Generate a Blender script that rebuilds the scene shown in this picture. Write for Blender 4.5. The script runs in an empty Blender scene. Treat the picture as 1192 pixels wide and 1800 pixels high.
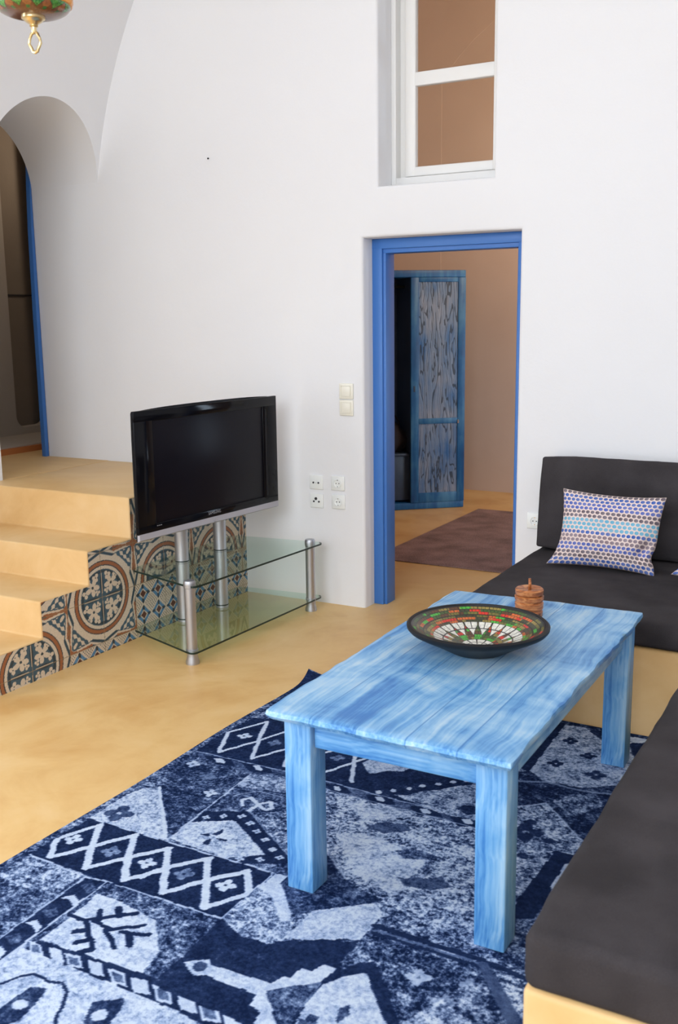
import bpy, bmesh, math, random
import numpy as np
from mathutils import Vector, Matrix, noise
random.seed(7)
rng = np.random.default_rng(7)
SC = bpy.context.scene
COL = SC.collection

# ------------------------------------------------------------------ camera
def make_camera():
    yaw, pitch, roll, h, f = -0.5107, 0.1898, -0.0132, 1.6735, 1777.75
    fw = Vector((math.sin(yaw)*math.cos(pitch), math.cos(yaw)*math.cos(pitch), -math.sin(pitch)))
    rt = Vector((math.cos(yaw), -math.sin(yaw), 0)); up = rt.cross(fw)
    c, s = math.cos(roll), math.sin(roll)
    r2 = c*rt + s*up; u2 = -s*rt + c*up
    cd = bpy.data.cameras.new('camera'); co = bpy.data.objects.new('camera', cd); COL.objects.link(co)
    m = Matrix((( r2.x, u2.x, -fw.x, 0), (r2.y, u2.y, -fw.y, 0), (r2.z, u2.z, -fw.z, h), (0, 0, 0, 1)))
    co.matrix_world = m
    cd.sensor_fit = 'VERTICAL'; cd.sensor_height = 36; cd.lens = f/1800*36
    cd.clip_start = .05; cd.clip_end = 100
    cd.dof.use_dof = True; cd.dof.focus_distance = 4.6; cd.dof.aperture_fstop = 5.0
    SC.camera = co
make_camera()

# ------------------------------------------------------------------ world, lights, exposure
SC.view_settings.view_transform = 'Standard'; SC.view_settings.look = 'None'
SC.view_settings.gamma = 1; SC.view_settings.use_curve_mapping = False
SC.view_settings.exposure = -0.34
w = bpy.data.worlds.new('sky'); SC.world = w; w.use_nodes = True
w.node_tree.nodes['Background'].inputs[0].default_value = (.86, .93, 1, 1)
w.node_tree.nodes['Background'].inputs[1].default_value = 2.0
def area(name, loc, target, sx, sy, power, col):
    l = bpy.data.lights.new(name, 'AREA'); l.shape = 'RECTANGLE'; l.size = sx; l.size_y = sy
    l.energy = power; l.color = col
    o = bpy.data.objects.new(name, l); COL.objects.link(o); o.location = loc
    o.rotation_euler = (Vector(target)-Vector(loc)).to_track_quat('-Z', 'Y').to_euler()
    return o
def point(name, loc, power, col, r=.1):
    l = bpy.data.lights.new(name, 'POINT'); l.energy = power; l.color = col; l.shadow_soft_size = r
    o = bpy.data.objects.new(name, l); COL.objects.link(o); o.location = loc; return o
area('window_daylight', (-.9, -3.9, 4.1), (-1.9, 3.2, .8), 4.4, 3.2, 430, (.86, .925, 1))
area('side_fill_light', (-5.15, .4, 1.55), (0, .9, .9), 1.9, 1.9, 120, (.84, .91, 1))  # unseen light added at the left, behind an opening cut for it
area('bedroom_warm_fill', (-1.4, 7.3, 3.2), (-3.0, 9.2, 3.1), .5, .5, 55, (1, .70, .42))  # added warm area light aimed at the far wall; fixture is made up
area('bedroom_window_daylight', (.35, 7.4, 1.3), (-3.0, 9.2, 1.9), 1.0, 1.3, 62, (.66, .82, 1))
point('bathroom_fill', (-5.45, 6.15, 3.0), 16.0, (1, .82, .62), .1)  # unseen warm fill put in to brighten the bathroom niche wall

# ------------------------------------------------------------------ helpers
def s2l(*c):
    return tuple(((v/255)/12.92 if v/255 <= .04045 else ((v/255+.055)/1.055)**2.4) for v in c)+(1.,)
def tag(o, label=None, cat=None, group=None, kind=None):
    if label: o['label'] = label
    if cat: o['category'] = cat
    if group: o['group'] = group
    if kind: o['kind'] = kind
    return o
def empty(name, loc=(0, 0, 0), rz=0, **k):
    o = bpy.data.objects.new(name, None); COL.objects.link(o); o.location = loc; o.rotation_euler = (0, 0, rz)
    o.empty_display_size = .05
    return tag(o, **k)
def link(name, me, mat=None, parent=None, smooth=False):
    o = bpy.data.objects.new(name, me); COL.objects.link(o)
    if mat is not None: me.materials.append(mat)
    if parent: o.parent = parent
    if smooth: me.shade_smooth()
    return o
def from_bm(name, bm, mat=None, parent=None, smooth=False):
    bmesh.ops.recalc_face_normals(bm, faces=bm.faces[:])
    me = bpy.data.meshes.new(name); bm.to_mesh(me); bm.free()
    return link(name, me, mat, parent, smooth)
def smooth_by_angle(o, deg=35):
    me = o.data; me.shade_smooth()
    bm = bmesh.new(); bm.from_mesh(me)
    for e in bm.edges:
        if len(e.link_faces) == 2: e.smooth = e.calc_face_angle(0) < math.radians(deg)
    bm.to_mesh(me); bm.free(); return o
def add_box(bm, x0, x1, y0, y1, z0, z1, bev=0, seg=2):
    r = bmesh.ops.create_cube(bm, size=1)
    vs = r['verts']
    for v in vs:
        v.co = Vector((x0+(v.co.x+.5)*(x1-x0), y0+(v.co.y+.5)*(y1-y0), z0+(v.co.z+.5)*(z1-z0)))
    if bev:
        es = list({e for v in vs for e in v.link_edges})
        bmesh.ops.bevel(bm, geom=es, offset=bev, segments=seg, profile=.5, affect='EDGES')
def box(name, x0, x1, y0, y1, z0, z1, mat, parent=None, bev=0, seg=2):
    bm = bmesh.new(); add_box(bm, x0, x1, y0, y1, z0, z1, bev, seg)
    o = from_bm(name, bm, mat, parent)
    return smooth_by_angle(o, 50) if bev else o
def prism(name, pts, ax, a0, a1, mat, parent=None, bev=0, seg=3, bevtest=None):
    """extrude a 2D polygon along ax ('X','Y','Z')"""
    bm = bmesh.new()
    def co(p, a):
        return {'X': (a, p[0], p[1]), 'Y': (p[0], a, p[1]), 'Z': (p[0], p[1], a)}[ax]
    lo = [bm.verts.new(co(p, a0)) for p in pts]; hi = [bm.verts.new(co(p, a1)) for p in pts]
    bm.faces.new(lo); bm.faces.new(hi[::-1]); n = len(pts)
    for i in range(n): bm.faces.new((lo[i], lo[(i+1) % n], hi[(i+1) % n], hi[i]))
    bmesh.ops.recalc_face_normals(bm, faces=bm.faces[:])
    if bev:
        es = [e for e in bm.edges if (bevtest is None or bevtest(e)) and e.calc_face_angle(0) > .4]
        bmesh.ops.bevel(bm, geom=es, offset=bev, segments=seg, profile=.5, affect='EDGES')
    o = from_bm(name, bm, mat, parent)
    return smooth_by_angle(o, 40)
def add_lathe(bm, prof, n=48, c=(0, 0), close=False):
    rings = []
    for r, z in prof:
        if r < 1e-6: rings.append([bm.verts.new((c[0], c[1], z))])
        else: rings.append([bm.verts.new((c[0]+r*math.cos(2*math.pi*i/n), c[1]+r*math.sin(2*math.pi*i/n), z)) for i in range(n)])
    for a, b in zip(rings, rings[1:]):
        for i in range(n):
            j = (i+1) % n
            if len(a) == 1 and len(b) == 1: continue
            if len(a) == 1: bm.faces.new((a[0], b[i], b[j]))
            elif len(b) == 1: bm.faces.new((a[i], b[0], a[j]))
            else: bm.faces.new((a[i], b[i], b[j], a[j]))
def lathe(name, prof, mat, parent=None, n=48, c=(0, 0), ang=40):
    bm = bmesh.new(); add_lathe(bm, prof, n, c); o = from_bm(name, bm, mat, parent)
    return smooth_by_angle(o, ang)
def tube(name, pts, r, mat, parent=None, n=10, closed=False):
    bm = bmesh.new(); P = [Vector(p) for p in pts]; N = len(P); rings = []
    for i, p in enumerate(P):
        a = P[(i-1) % N] if (closed or i) else p; b = P[(i+1) % N] if (closed or i < N-1) else p
        t = (b-a).normalized(); u = t.orthogonal().normalized() if abs(t.z) > .95 else t.cross(Vector((0, 0, 1))).normalized()
        if rings and False: pass
        v = t.cross(u); rr = r[i] if isinstance(r, (list, tuple)) else r
        rings.append([bm.verts.new(p+(u*math.cos(k*2*math.pi/n)+v*math.sin(k*2*math.pi/n))*rr) for k in range(n)])
    for i in range(N if closed else N-1):
        a, b = rings[i], rings[(i+1) % N]
        off = min(range(n), key=lambda k: (a[0].co-b[k].co).length)
        for k in range(n): bm.faces.new((a[k], a[(k+1) % n], b[(k+1+off) % n], b[(k+off) % n]))
    if not closed: bm.faces.new(rings[0][::-1]); bm.faces.new(rings[-1])
    return from_bm(name, bm, mat, parent, True)
def text_mesh(name, body, size, depth, mat, parent, matrix):
    c = bpy.data.curves.new(name, 'FONT'); c.body = body; c.size = size; c.extrude = depth; c.align_x = 'CENTER'; c.align_y = 'CENTER'
    t = bpy.data.objects.new('tmp', c); COL.objects.link(t)
    dg = bpy.context.evaluated_depsgraph_get(); me = bpy.data.meshes.new_from_object(t.evaluated_get(dg))
    bpy.data.objects.remove(t); me.transform(matrix)
    return link(name, me, mat, parent)
def color_grid(name, V, F, cols, mat, parent=None, smooth=True):
    me = bpy.data.meshes.new(name)
    V = np.asarray(V, np.float32); F = np.asarray(F, np.int32)
    me.vertices.add(len(V)); me.vertices.foreach_set('co', V.ravel())
    me.loops.add(F.size); me.loops.foreach_set('vertex_index', F.ravel())
    me.polygons.add(len(F)); me.polygons.foreach_set('loop_start', np.arange(0, F.size, F.shape[1], dtype=np.int32))
    me.update(calc_edges=True); me.validate()
    a = me.color_attributes.new('paint', 'FLOAT_COLOR', 'POINT')
    c = np.ones((len(V), 4), np.float32); c[:, :cols.shape[1]] = cols
    a.data.foreach_set('color', c.ravel())
    return link(name, me, mat, parent, smooth)

# ------------------------------------------------------------------ materials
class NT:
    def __init__(s, name):
        s.m = bpy.data.materials.new(name); s.m.use_nodes = True; s.t = s.m.node_tree; s.b = s.t.nodes['Principled BSDF']
    def n(s, typ, ins={}, **props):
        nd = s.t.nodes.new('ShaderNode'+typ)
        for k, v in props.items(): setattr(nd, k, v)
        for k, v in ins.items():
            sock = nd.inputs[k]
            if isinstance(v, bpy.types.NodeSocket): s.t.links.new(v, sock)
            else: sock.default_value = v
        return nd
    def link(s, out, name): s.t.links.new(out, s.b.inputs[name])
    def set(s, **k):
        for a, v in k.items():
            nm = a.replace('_', ' ')
            if isinstance(v, bpy.types.NodeSocket): s.link(v, nm)
            else: s.b.inputs[nm].default_value = v
        return s
    def obj(s, scale=(1, 1, 1), rot=(0, 0, 0)):
        tc = s.n('TexCoord'); mp = s.n('Mapping', {'Vector': tc.outputs['Object'], 'Scale': scale, 'Rotation': rot}); return mp.outputs[0]
    def noise(s, vec, scale, detail=4, rough=.5, dist=0):
        return s.n('TexNoise', {'Vector': vec, 'Scale': scale, 'Detail': detail, 'Roughness': rough, 'Distortion': dist}).outputs['Fac']
    def ramp(s, fac, stops, interp='LINEAR'):
        r = s.n('ValToRGB', {'Fac': fac}); cr = r.color_ramp; cr.interpolation = interp
        while len(cr.elements) < len(stops): cr.elements.new(.5)
        for e, (p, c) in zip(cr.elements, stops): e.position = p; e.color = c
        return r.outputs['Color']
    def math(s, op, a, b=0.0, clamp=False):
        return s.n('Math', {0: a, 1: b}, operation=op, use_clamp=clamp).outputs[0]
    def mix(s, f, a, b, bt='MIX'):
        nd = s.n('Mix', {}, data_type='RGBA', blend_type=bt)
        for sock, v in ((nd.inputs[0], f), (nd.inputs[6], a), (nd.inputs[7], b)):
            if isinstance(v, bpy.types.NodeSocket): s.t.links.new(v, sock)
            else: sock.default_value = v
        return nd.outputs[2]
    def bump(s, h, strength=.2, dist=.01):
        s.link(s.n('Bump', {'Height': h, 'Strength': strength, 'Distance': dist}).outputs[0], 'Normal'); return s
def plain(name, col, rough=.5, metal=0, **k):
    t = NT(name); t.set(Base_Color=col, Roughness=rough, Metallic=metal)
    v = t.obj(); nz = t.noise(v, 60, 3)
    if rough > .13: t.set(Roughness=t.math('ADD', t.math('MULTIPLY', nz, .03), rough-.015))
    for a, b in k.items(): t.b.inputs[a.replace('_', ' ')].default_value = b
    return t.m
def plaster(name, c1, c2, rough=.9, bs=.25):
    t = NT(name); v = t.obj()
    t.set(Base_Color=t.ramp(t.noise(v, 1.3, 5), [(.35, c1), (.65, c2)]), Roughness=rough)
    h = t.math('ADD', t.noise(v, 3.0, 4, .5), t.math('MULTIPLY', t.noise(v, 90, 2), .05))
    return t.bump(h, bs, .03).m
M = {}
M['white'] = plaster('white_plaster', (.845, .845, .865, 1), (.86, .86, .875, 1))
M['warm_lit_white'] = plaster('bedroom_plaster', (.61, .47, .385, 1), (.65, .51, .425, 1))  # warm dim light on white walls is put into this plaster colour
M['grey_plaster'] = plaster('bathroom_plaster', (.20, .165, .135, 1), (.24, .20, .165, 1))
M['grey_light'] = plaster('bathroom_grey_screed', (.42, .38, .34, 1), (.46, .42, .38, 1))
M['orange'] = plain('terracotta_screed', s2l(190, 120, 70), .6)
def screed(name, a, b, c, rough=.42):
    t = NT(name); v = t.obj(); n1 = t.noise(v, 1.1, 6, .6, 1.2); n2 = t.noise(v, 4.5, 5, .6, .6)
    k = t.math('ADD', t.math('MULTIPLY', n1, .65), t.math('MULTIPLY', n2, .35))
    t.set(Base_Color=t.ramp(k, [(.36, a), (.5, b), (.66, c)]), Roughness=t.math('ADD', t.math('MULTIPLY', n2, .25), rough-.12))
    return t.bump(t.noise(v, 14, 4), .06, .01).m
M['floor'] = screed('ochre_screed_floor', s2l(216, 168, 102), s2l(230, 190, 126), s2l(238, 203, 147))
M['stairs'] = screed('pale_ochre_screed', s2l(216, 173, 112), s2l(227, 188, 130), s2l(234, 199, 146), .5)
M['blue_paint'] = plain('blue_paint', s2l(64, 120, 196), .42)
M['white_paint'] = plain('white_gloss_paint', (.86, .85, .83, 1), .35)
M['ivory'] = plain('ivory_plastic', s2l(244, 240, 226), .3)
M['socket_white'] = plain('white_plastic', s2l(244, 246, 244), .3)
M['dark_hole'] = plain('dark_socket_hole', (.03, .03, .035, 1), .6)
M['chrome'] = plain('chrome', (.8, .8, .8, 1), .15, 1)
M['silver'] = plain('brushed_silver', (.50, .51, .54, 1), .46, 1)
M['silver_plastic'] = plain('silver_plastic', s2l(178, 176, 184), .35)
M['black_gloss'] = plain('piano_black', (.005, .005, .007, 1), .10, 0, Specular_IOR_Level=.12)
M['bowl_black'] = plain('black_lacquer', (.008, .008, .010, 1), .5, 0, Specular_IOR_Level=.3)
M['black_matte'] = plain('black_plastic', (.010, .010, .012, 1), .5, 0, Specular_IOR_Level=.2)
M['screen'] = plain('screen_glass', (.007, .006, .010, 1), .30, 0, Specular_IOR_Level=.09)
M['grey_print'] = plain('grey_print', s2l(150, 150, 155), .4)
M['brass'] = plain('brass', (.78, .62, .34, 1), .28, 1)
M['orange_glass'] = plain('orange_glazed_rim', s2l(232, 150, 40), .25)
M['glass_edge'] = plain('green_glass_edge', s2l(10, 38, 32), .4)
def glass(name, tint, ior=1.5):
    t = NT(name); fr = t.n('Fresnel', {'IOR': ior}); tr = t.n('BsdfTransparent', {'Color': tint}); gl = t.n('BsdfGlossy', {'Color': (1, 1, 1, 1), 'Roughness': .02})
    gm = t.n('NewGeometry'); fac = t.math('MULTIPLY', fr.outputs[0], t.math('SUBTRACT', 1.0, gm.outputs['Backfacing'])); mx = t.n('MixShader', {0: fac, 1: tr.outputs[0], 2: gl.outputs[0]})
    t.t.links.new(mx.outputs[0], t.t.nodes['Material Output'].inputs['Surface']); return t.m
M['shelf_glass'] = glass('shelf_glass', (.84, .925, .89, 1), 1.55)
M['pane_glass'] = glass('window_glass', (.97, .98, .97, 1), 1.3)
def fabric(name, c, scale=900):
    t = NT(name); v = t.obj(); w1 = t.noise(v, scale, 2); big = t.noise(v, 5, 4)
    k = t.math('ADD', t.math('MULTIPLY', w1, .5), t.math('MULTIPLY', big, .5))
    c1 = tuple(x*.66 for x in c[:3])+(1,); c2 = tuple(x*1.4 for x in c[:3])+(1,)
    t.set(Base_Color=t.ramp(k, [(.38, c1), (.62, c2)]), Roughness=.95)
    t.b.inputs['Specular IOR Level'].default_value = .15
    return t.bump(t.math('ADD', t.math('MULTIPLY', w1, .03), t.noise(v, 7, 3)), .35, .012).m
M['charcoal'] = fabric('charcoal_woven_fabric', (.046, .041, .044, 1))
def wood_blue(name, axis):
    """blue wash rubbed over softwood; grain runs along axis"""
    t = NT(name)
    sc = {'X': (1.6, 22, 22), 'Y': (22, 1.6, 22), 'Z': (22, 22, 1.6)}[axis]
    v = t.obj(sc); v1 = t.obj()
    warp = t.noise(v1, 3.0, 3)
    vv = t.n('VectorMath', {0: v, 1: t.n('CombineXYZ', {0: t.math('MULTIPLY', warp, 2.2 if axis != 'X' else .5), 1: t.math('MULTIPLY', warp, 2.2 if axis != 'Y' else .4), 2: 0.0}).outputs[0]}, operation='ADD').outputs[0]
    sc2 = {'X': (2.2, 130, 130), 'Y': (130, 2.2, 130), 'Z': (130, 130, 2.2)}[axis]
    ww = t.n('VectorMath', {0: t.obj(sc2), 1: t.n('CombineXYZ', {0: t.math('MULTIPLY', warp, 9.0 if axis != 'X' else 0.), 1: t.math('MULTIPLY', warp, 9.0 if axis != 'Y' else 0.), 2: 0.0}).outputs[0]}, operation='ADD').outputs[0]
    g = t.noise(vv, 1.0, 5, .55, .3); g2 = t.noise(ww, 1.0, 2, .5); pat = t.noise(v1, 4.2, 4, .55, .8)
    k = t.math('ADD', t.math('ADD', t.math('MULTIPLY', g, .34), t.math('MULTIPLY', g2, .20)), t.math('MULTIPLY', pat, .42 if axis == 'Y' else .20))
    if axis != 'Y': k = t.math('ADD', k, .115)
    if axis == 'Y': k = t.math('ADD', k, .045)
    if axis == 'Y':
        sep = t.n('SeparateXYZ', {0: v1}); fx = t.math('FRACT', t.math('DIVIDE', t.math('ADD', sep.outputs[0], .37), .148))
        seam = t.math('LESS_THAN', fx, .028)
        pid = t.math('FLOOR', t.math('DIVIDE', t.math('ADD', sep.outputs[0], .37), .148))
        rnd = t.n('TexWhiteNoise', {'W': pid}, noise_dimensions='1D').outputs[0]
        k = t.math('ADD', k, t.math('MULTIPLY', t.math('SUBTRACT', rnd, .5), .05))
    col = t.ramp(k, [(.41, s2l(58, 124, 192)), (.48, s2l(104, 164, 216)), (.55, s2l(146, 192, 228)), (.64, s2l(192, 217, 234))])
    vk = t.n('TexVoronoi', {'Vector': t.obj({'Y': (5.2, 2.6, .01), 'Z': (3, 3, 2.2), 'X': (2.2, 3, 3)}[axis]), 'Scale': 1.0}).outputs['Distance']
    kn = t.math('LESS_THAN', vk, .055); col = t.mix(t.math('MULTIPLY', kn, .45), col, s2l(110, 140, 140))
    if axis == 'Y': col = t.mix(t.math('MULTIPLY', seam, .75), col, s2l(60, 125, 190))
    t.set(Base_Color=col, Roughness=.40)
    return t.bump(t.math('ADD', g2, t.math('MULTIPLY', g, .6)), .35, .004).m
M['blue_wood_y'] = wood_blue('blue_washed_wood_lengthwise', 'Y')
M['blue_wood_z'] = wood_blue('blue_washed_wood_upright', 'Z')
M['blue_wood_x'] = wood_blue('blue_washed_wood_crosswise', 'X')
def dark_wood(name, c1, c2, c3, carve):
    t = NT(name); v1 = t.obj(); v = t.obj((9, 9, 1.1)); n1 = t.noise(v, 1.3, 3, .5, .4)
    k = t.math('ADD', t.math('MULTIPLY', t.noise(v1, 3.2, 4), .6), t.math('MULTIPLY', t.noise(v, 3, 4), .4))
    col = t.ramp(k, [(.36, c1), (.5, c2), (.64, c3)])
    if carve:
        lines = t.math('PINGPONG', t.math('MULTIPLY', n1, 17.0), 1.0)
        ln = t.math('MULTIPLY', t.math('LESS_THAN', lines, .2), .8)
        col = t.mix(ln, col, s2l(30, 42, 55)); t.bump(lines, .5, .004)
    t.set(Base_Color=col, Roughness=.45); return t.m
M['ward_frame'] = dark_wood('weathered_blue_paint', s2l(10, 70, 124), s2l(22, 94, 150), s2l(70, 130, 172), False)
M['ward_panel'] = dark_wood('rubbed_blue_grey_panel', s2l(50, 100, 156), s2l(112, 134, 164), s2l(142, 152, 170), True)
M['ward_dark'] = dark_wood('dark_blue_interior', s2l(38, 52, 72), s2l(46, 62, 84), s2l(56, 74, 98), False)
M['bag'] = fabric('dark_bag_cloth', (.03, .025, .03, 1), 300)
M['mauve'] = fabric('mauve_flatweave', s2l(140, 116, 112), 120)
def olive():
    t = NT('olive_wood'); v = t.obj((14, 14, 60)); n = t.noise(v, 1.2, 5, .6, 1.5)
    t.set(Base_Color=t.ramp(n, [(.35, s2l(110, 58, 28)), (.5, s2l(170, 100, 54)), (.65, s2l(206, 142, 88))]), Roughness=.4); return t.bump(n, .2, .002).m
M['olive'] = olive()
def painted(name, rough, bumps=0, noise_amt=.12, coat=0):
    t = NT(name); a = t.n('VertexColor', layer_name='paint'); v = t.obj(); nz = t.noise(v, 140, 3)
    f = t.ramp(nz, [(.3, (1-noise_amt,)*3+(1,)), (.7, (1+noise_amt*.6,)*3+(1,))])
    t.set(Base_Color=t.mix(1.0, a.outputs['Color'], f, 'MULTIPLY'), Roughness=rough)
    if coat: t.b.inputs['Coat Weight'].default_value = coat; t.b.inputs['Coat Roughness'].default_value = .1
    if bumps: t.bump(nz, bumps, .003)
    return t.m
M['tile'] = painted('patterned_cement_tile', .45, .1)
M['mosaic'] = painted('lacquered_mosaic', .38, .15, .30, .12)
M['stained'] = painted('stained_mosaic_glass', .2, .25, .3, .6)
def rugmat():
    t = NT('blue_patchwork_pile'); a = t.n('VertexColor', layer_name='paint'); sp = t.n('SeparateColor', {0: a.outputs['Color']})
    v = t.obj(); n1 = t.noise(v, 75, 5, .68); n2 = t.noise(v, 620, 2, .5); n3 = t.noise(v, 22, 4, .6)
    nn = t.math('ADD', t.math('MULTIPLY', t.math('SUBTRACT', n1, .5), 2.9), t.math('MULTIPLY', t.math('SUBTRACT', n3, .5), 2.0))
    k = t.math('ADD', t.math('ADD', sp.outputs[0], .05), t.math('MULTIPLY', nn, t.math('MULTIPLY', sp.outputs[1], 1.0)))
    k = t.math('ADD', k, t.math('MULTIPLY', t.math('SUBTRACT', n2, .5), .34), True)
    col = t.ramp(k, [(0, s2l(16, 31, 64)), (.25, s2l(38, 56, 96)), (.5, s2l(94, 116, 158)), (.72, s2l(160, 182, 220)), (1, s2l(214, 228, 246))])
    t.set(Base_Color=col, Roughness=1.0); t.b.inputs['Specular IOR Level'].default_value = .05
    return t.bump(t.math('ADD', n2, t.math('MULTIPLY', n1, .5)), .6, .006).m
M['rug'] = rugmat()
def dots():
    t = NT('dotted_pillow_cloth'); uv = t.n('UVMap'); sp = t.n('SeparateXYZ', {0: uv.outputs[0]})
    NX, NY = 20.0, 19.0
    yy = t.math('MULTIPLY', sp.outputs[1], NY); row = t.math('FLOOR', yy)
    xx = t.math('ADD', t.math('MULTIPLY', sp.outputs[0], NX), t.math('MULTIPLY', t.math('MODULO', row, 2.0), .5))
    fx = t.math('SUBTRACT', t.math('FRACT', xx), .5); fy = t.math('SUBTRACT', t.math('FRACT', yy), .5)
    d = t.math('SQRT', t.math('ADD', t.math('MULTIPLY', fx, fx), t.math('MULTIPLY', fy, fy)))
    m = t.math('LESS_THAN', d, .41)
    B, V, G, C, T = s2l(16, 80, 170), s2l(60, 86, 176), s2l(92, 74, 80), s2l(96, 176, 206), s2l(132, 108, 114)
    rows = [B, B, G, G, V, V, T, T, B, C, C, C, G, G, V, V, B, B, G]   # bottom to top
    cr = t.ramp(t.math('DIVIDE', t.math('ADD', row, .5), NY), [(min(i/NY, 1), c) for i, c in enumerate(rows)], 'CONSTANT')
    rnd = t.n('TexWhiteNoise', {'Vector': t.n('CombineXYZ', {0: t.math('FLOOR', xx), 1: row}).outputs[0]}).outputs[0]
    shade = t.n('MapRange', {0: t.math('ADD', fx, t.math('MULTIPLY', rnd, .8)), 1: -.4, 2: 1.2, 3: 0.0, 4: .30}).outputs[0]
    cc = t.mix(shade, cr, s2l(205, 205, 222))
    t.set(Base_Color=t.mix(m, s2l(232, 212, 204), cc), Roughness=.85)
    return t.bump(t.noise(t.obj(), 500, 2), .15, .003).m
M['dots'] = dots()

# ================================================================== the setting
D = 5.057                                     # back wall plane
XL, XS, ZL = -4.58, -3.494, .765              # left wall, tiled stair side, landing height
VC, VZ, VR = -1.63, 2.05, 2.95                # barrel vault centre and radius
def wall_holes(name, x0, x1, z0, z1, y0, y1, holes, mat, bev=.018):
    xs = sorted({x0, x1}|{h[0] for h in holes}|{h[1] for h in holes}); zs = sorted({z0, z1}|{h[2] for h in holes}|{h[3] for h in holes})
    bm = bmesh.new(); V = {}
    def vt(x, z):
        if (x, z) not in V: V[(x, z)] = bm.verts.new((x, y0, z))
        return V[(x, z)]
    for a, b in zip(xs, xs[1:]):
        for c, d in zip(zs, zs[1:]):
            cx, cz = (a+b)/2, (c+d)/2
            if any(h[0] < cx < h[1] and h[2] < cz < h[3] for h in holes): continue
            bm.faces.new((vt(a, c), vt(b, c), vt(b, d), vt(a, d)))
    r = bmesh.ops.extrude_face_region(bm, geom=bm.faces[:])
    for v in [g for g in r['geom'] if isinstance(g, bmesh.types.BMVert)]: v.co.y = y1
    bmesh.ops.recalc_face_normals(bm, faces=bm.faces[:])
    if bev:
        es = []
        for e in bm.edges:
            if len(e.link_faces) == 2 and e.calc_face_angle(0) > 1 and all(abs(v.co.y-y0) < 1e-5 for v in e.verts):
                m = (e.verts[0].co+e.verts[1].co)/2
                if any(h[0]-1e-4 <= m.x <= h[1]+1e-4 and h[2]-1e-4 <= m.z <= h[3]+1e-4 for h in holes): es.append(e)
        bmesh.ops.bevel(bm, geom=es, offset=bev, segments=3, profile=.5, affect='EDGES')
    o = from_bm(name, bm, mat); smooth_by_angle(o, 32); return tag(o, kind='structure')
wall_holes('wall_back', -5.11, 1.85, -.1, 5.3, D, 5.36, [(-2.664, -1.761, -.1, 2.10), (-2.567, -1.91, 2.365, 3.52)], M['white'])
# left wall: inner face runs up into the vault; arched passage cut beside the back wall
def arc(a0, a1, r, n):
    return [(VC-r*math.cos(math.radians(a0+(a1-a0)*i/n)), VZ+r*math.sin(math.radians(a0+(a1-a0)*i/n))) for i in range(n+1)]
prof = [(XL, -.1)]+arc(0, 50, VR, 40)+[(-3.9, 4.95), (-5.11, 4.6), (-5.11, -.1)]
wl = prism('wall_left', prof, 'Y', -2.6, D, M['white'])
cut = [(4.15, ZL), (4.15, 2.475)]+[(4.605-.455*math.cos(math.radians(180*i/48)), 2.475+.47*math.sin(math.radians(180*i/48))) for i in range(1, 48)]+[(5.06, 2.475), (5.06, ZL)]
cut[0] = (4.15, .5); cut[-1] = (5.06, .5)
cu = prism('cutter', cut, 'X', -5.3, -4.0, None)
cu2 = box('cutter2', -5.4, -4.0, -.55, 1.35, .6, 2.5, None)
md = wl.modifiers.new('arch', 'BOOLEAN'); md.object = cu; md.operation = 'DIFFERENCE'; md.solver = 'EXACT'
md2 = wl.modifiers.new('window', 'BOOLEAN'); md2.object = cu2; md2.operation = 'DIFFERENCE'; md2.solver = 'EXACT'  # out-of-view opening added only to pass the side fill light
dg = bpy.context.evaluated_depsgraph_get(); me = bpy.data.meshes.new_from_object(wl.evaluated_get(dg)); wl.modifiers.clear(); wl.data = me
bpy.data.objects.remove(cu); bpy.data.objects.remove(cu2); smooth_by_angle(wl, 30); tag(wl, kind='structure')
cl = prism('ceiling', arc(50, 130, VR, 60)+arc(130, 50, VR+.2, 60), 'Y', -2.6, D, M['white']); tag(cl, kind='structure')
pr = [(-2*abs(VC)-x, z) for x, z in prof]
wr = prism('wall_right', pr, 'Y', -2.6, D, M['white']); tag(wr, kind='structure')
wall_holes('wall_front', -5.11, 1.85, -.1, 5.3, -2.9, -2.6, [(-3.3, 1.15, .25, 4.45)], M['white'], 0)
tag(box('floor', -5.2, 1.85, -2.9, 9.4, -.12, 0, M['floor']), kind='structure')

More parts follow.
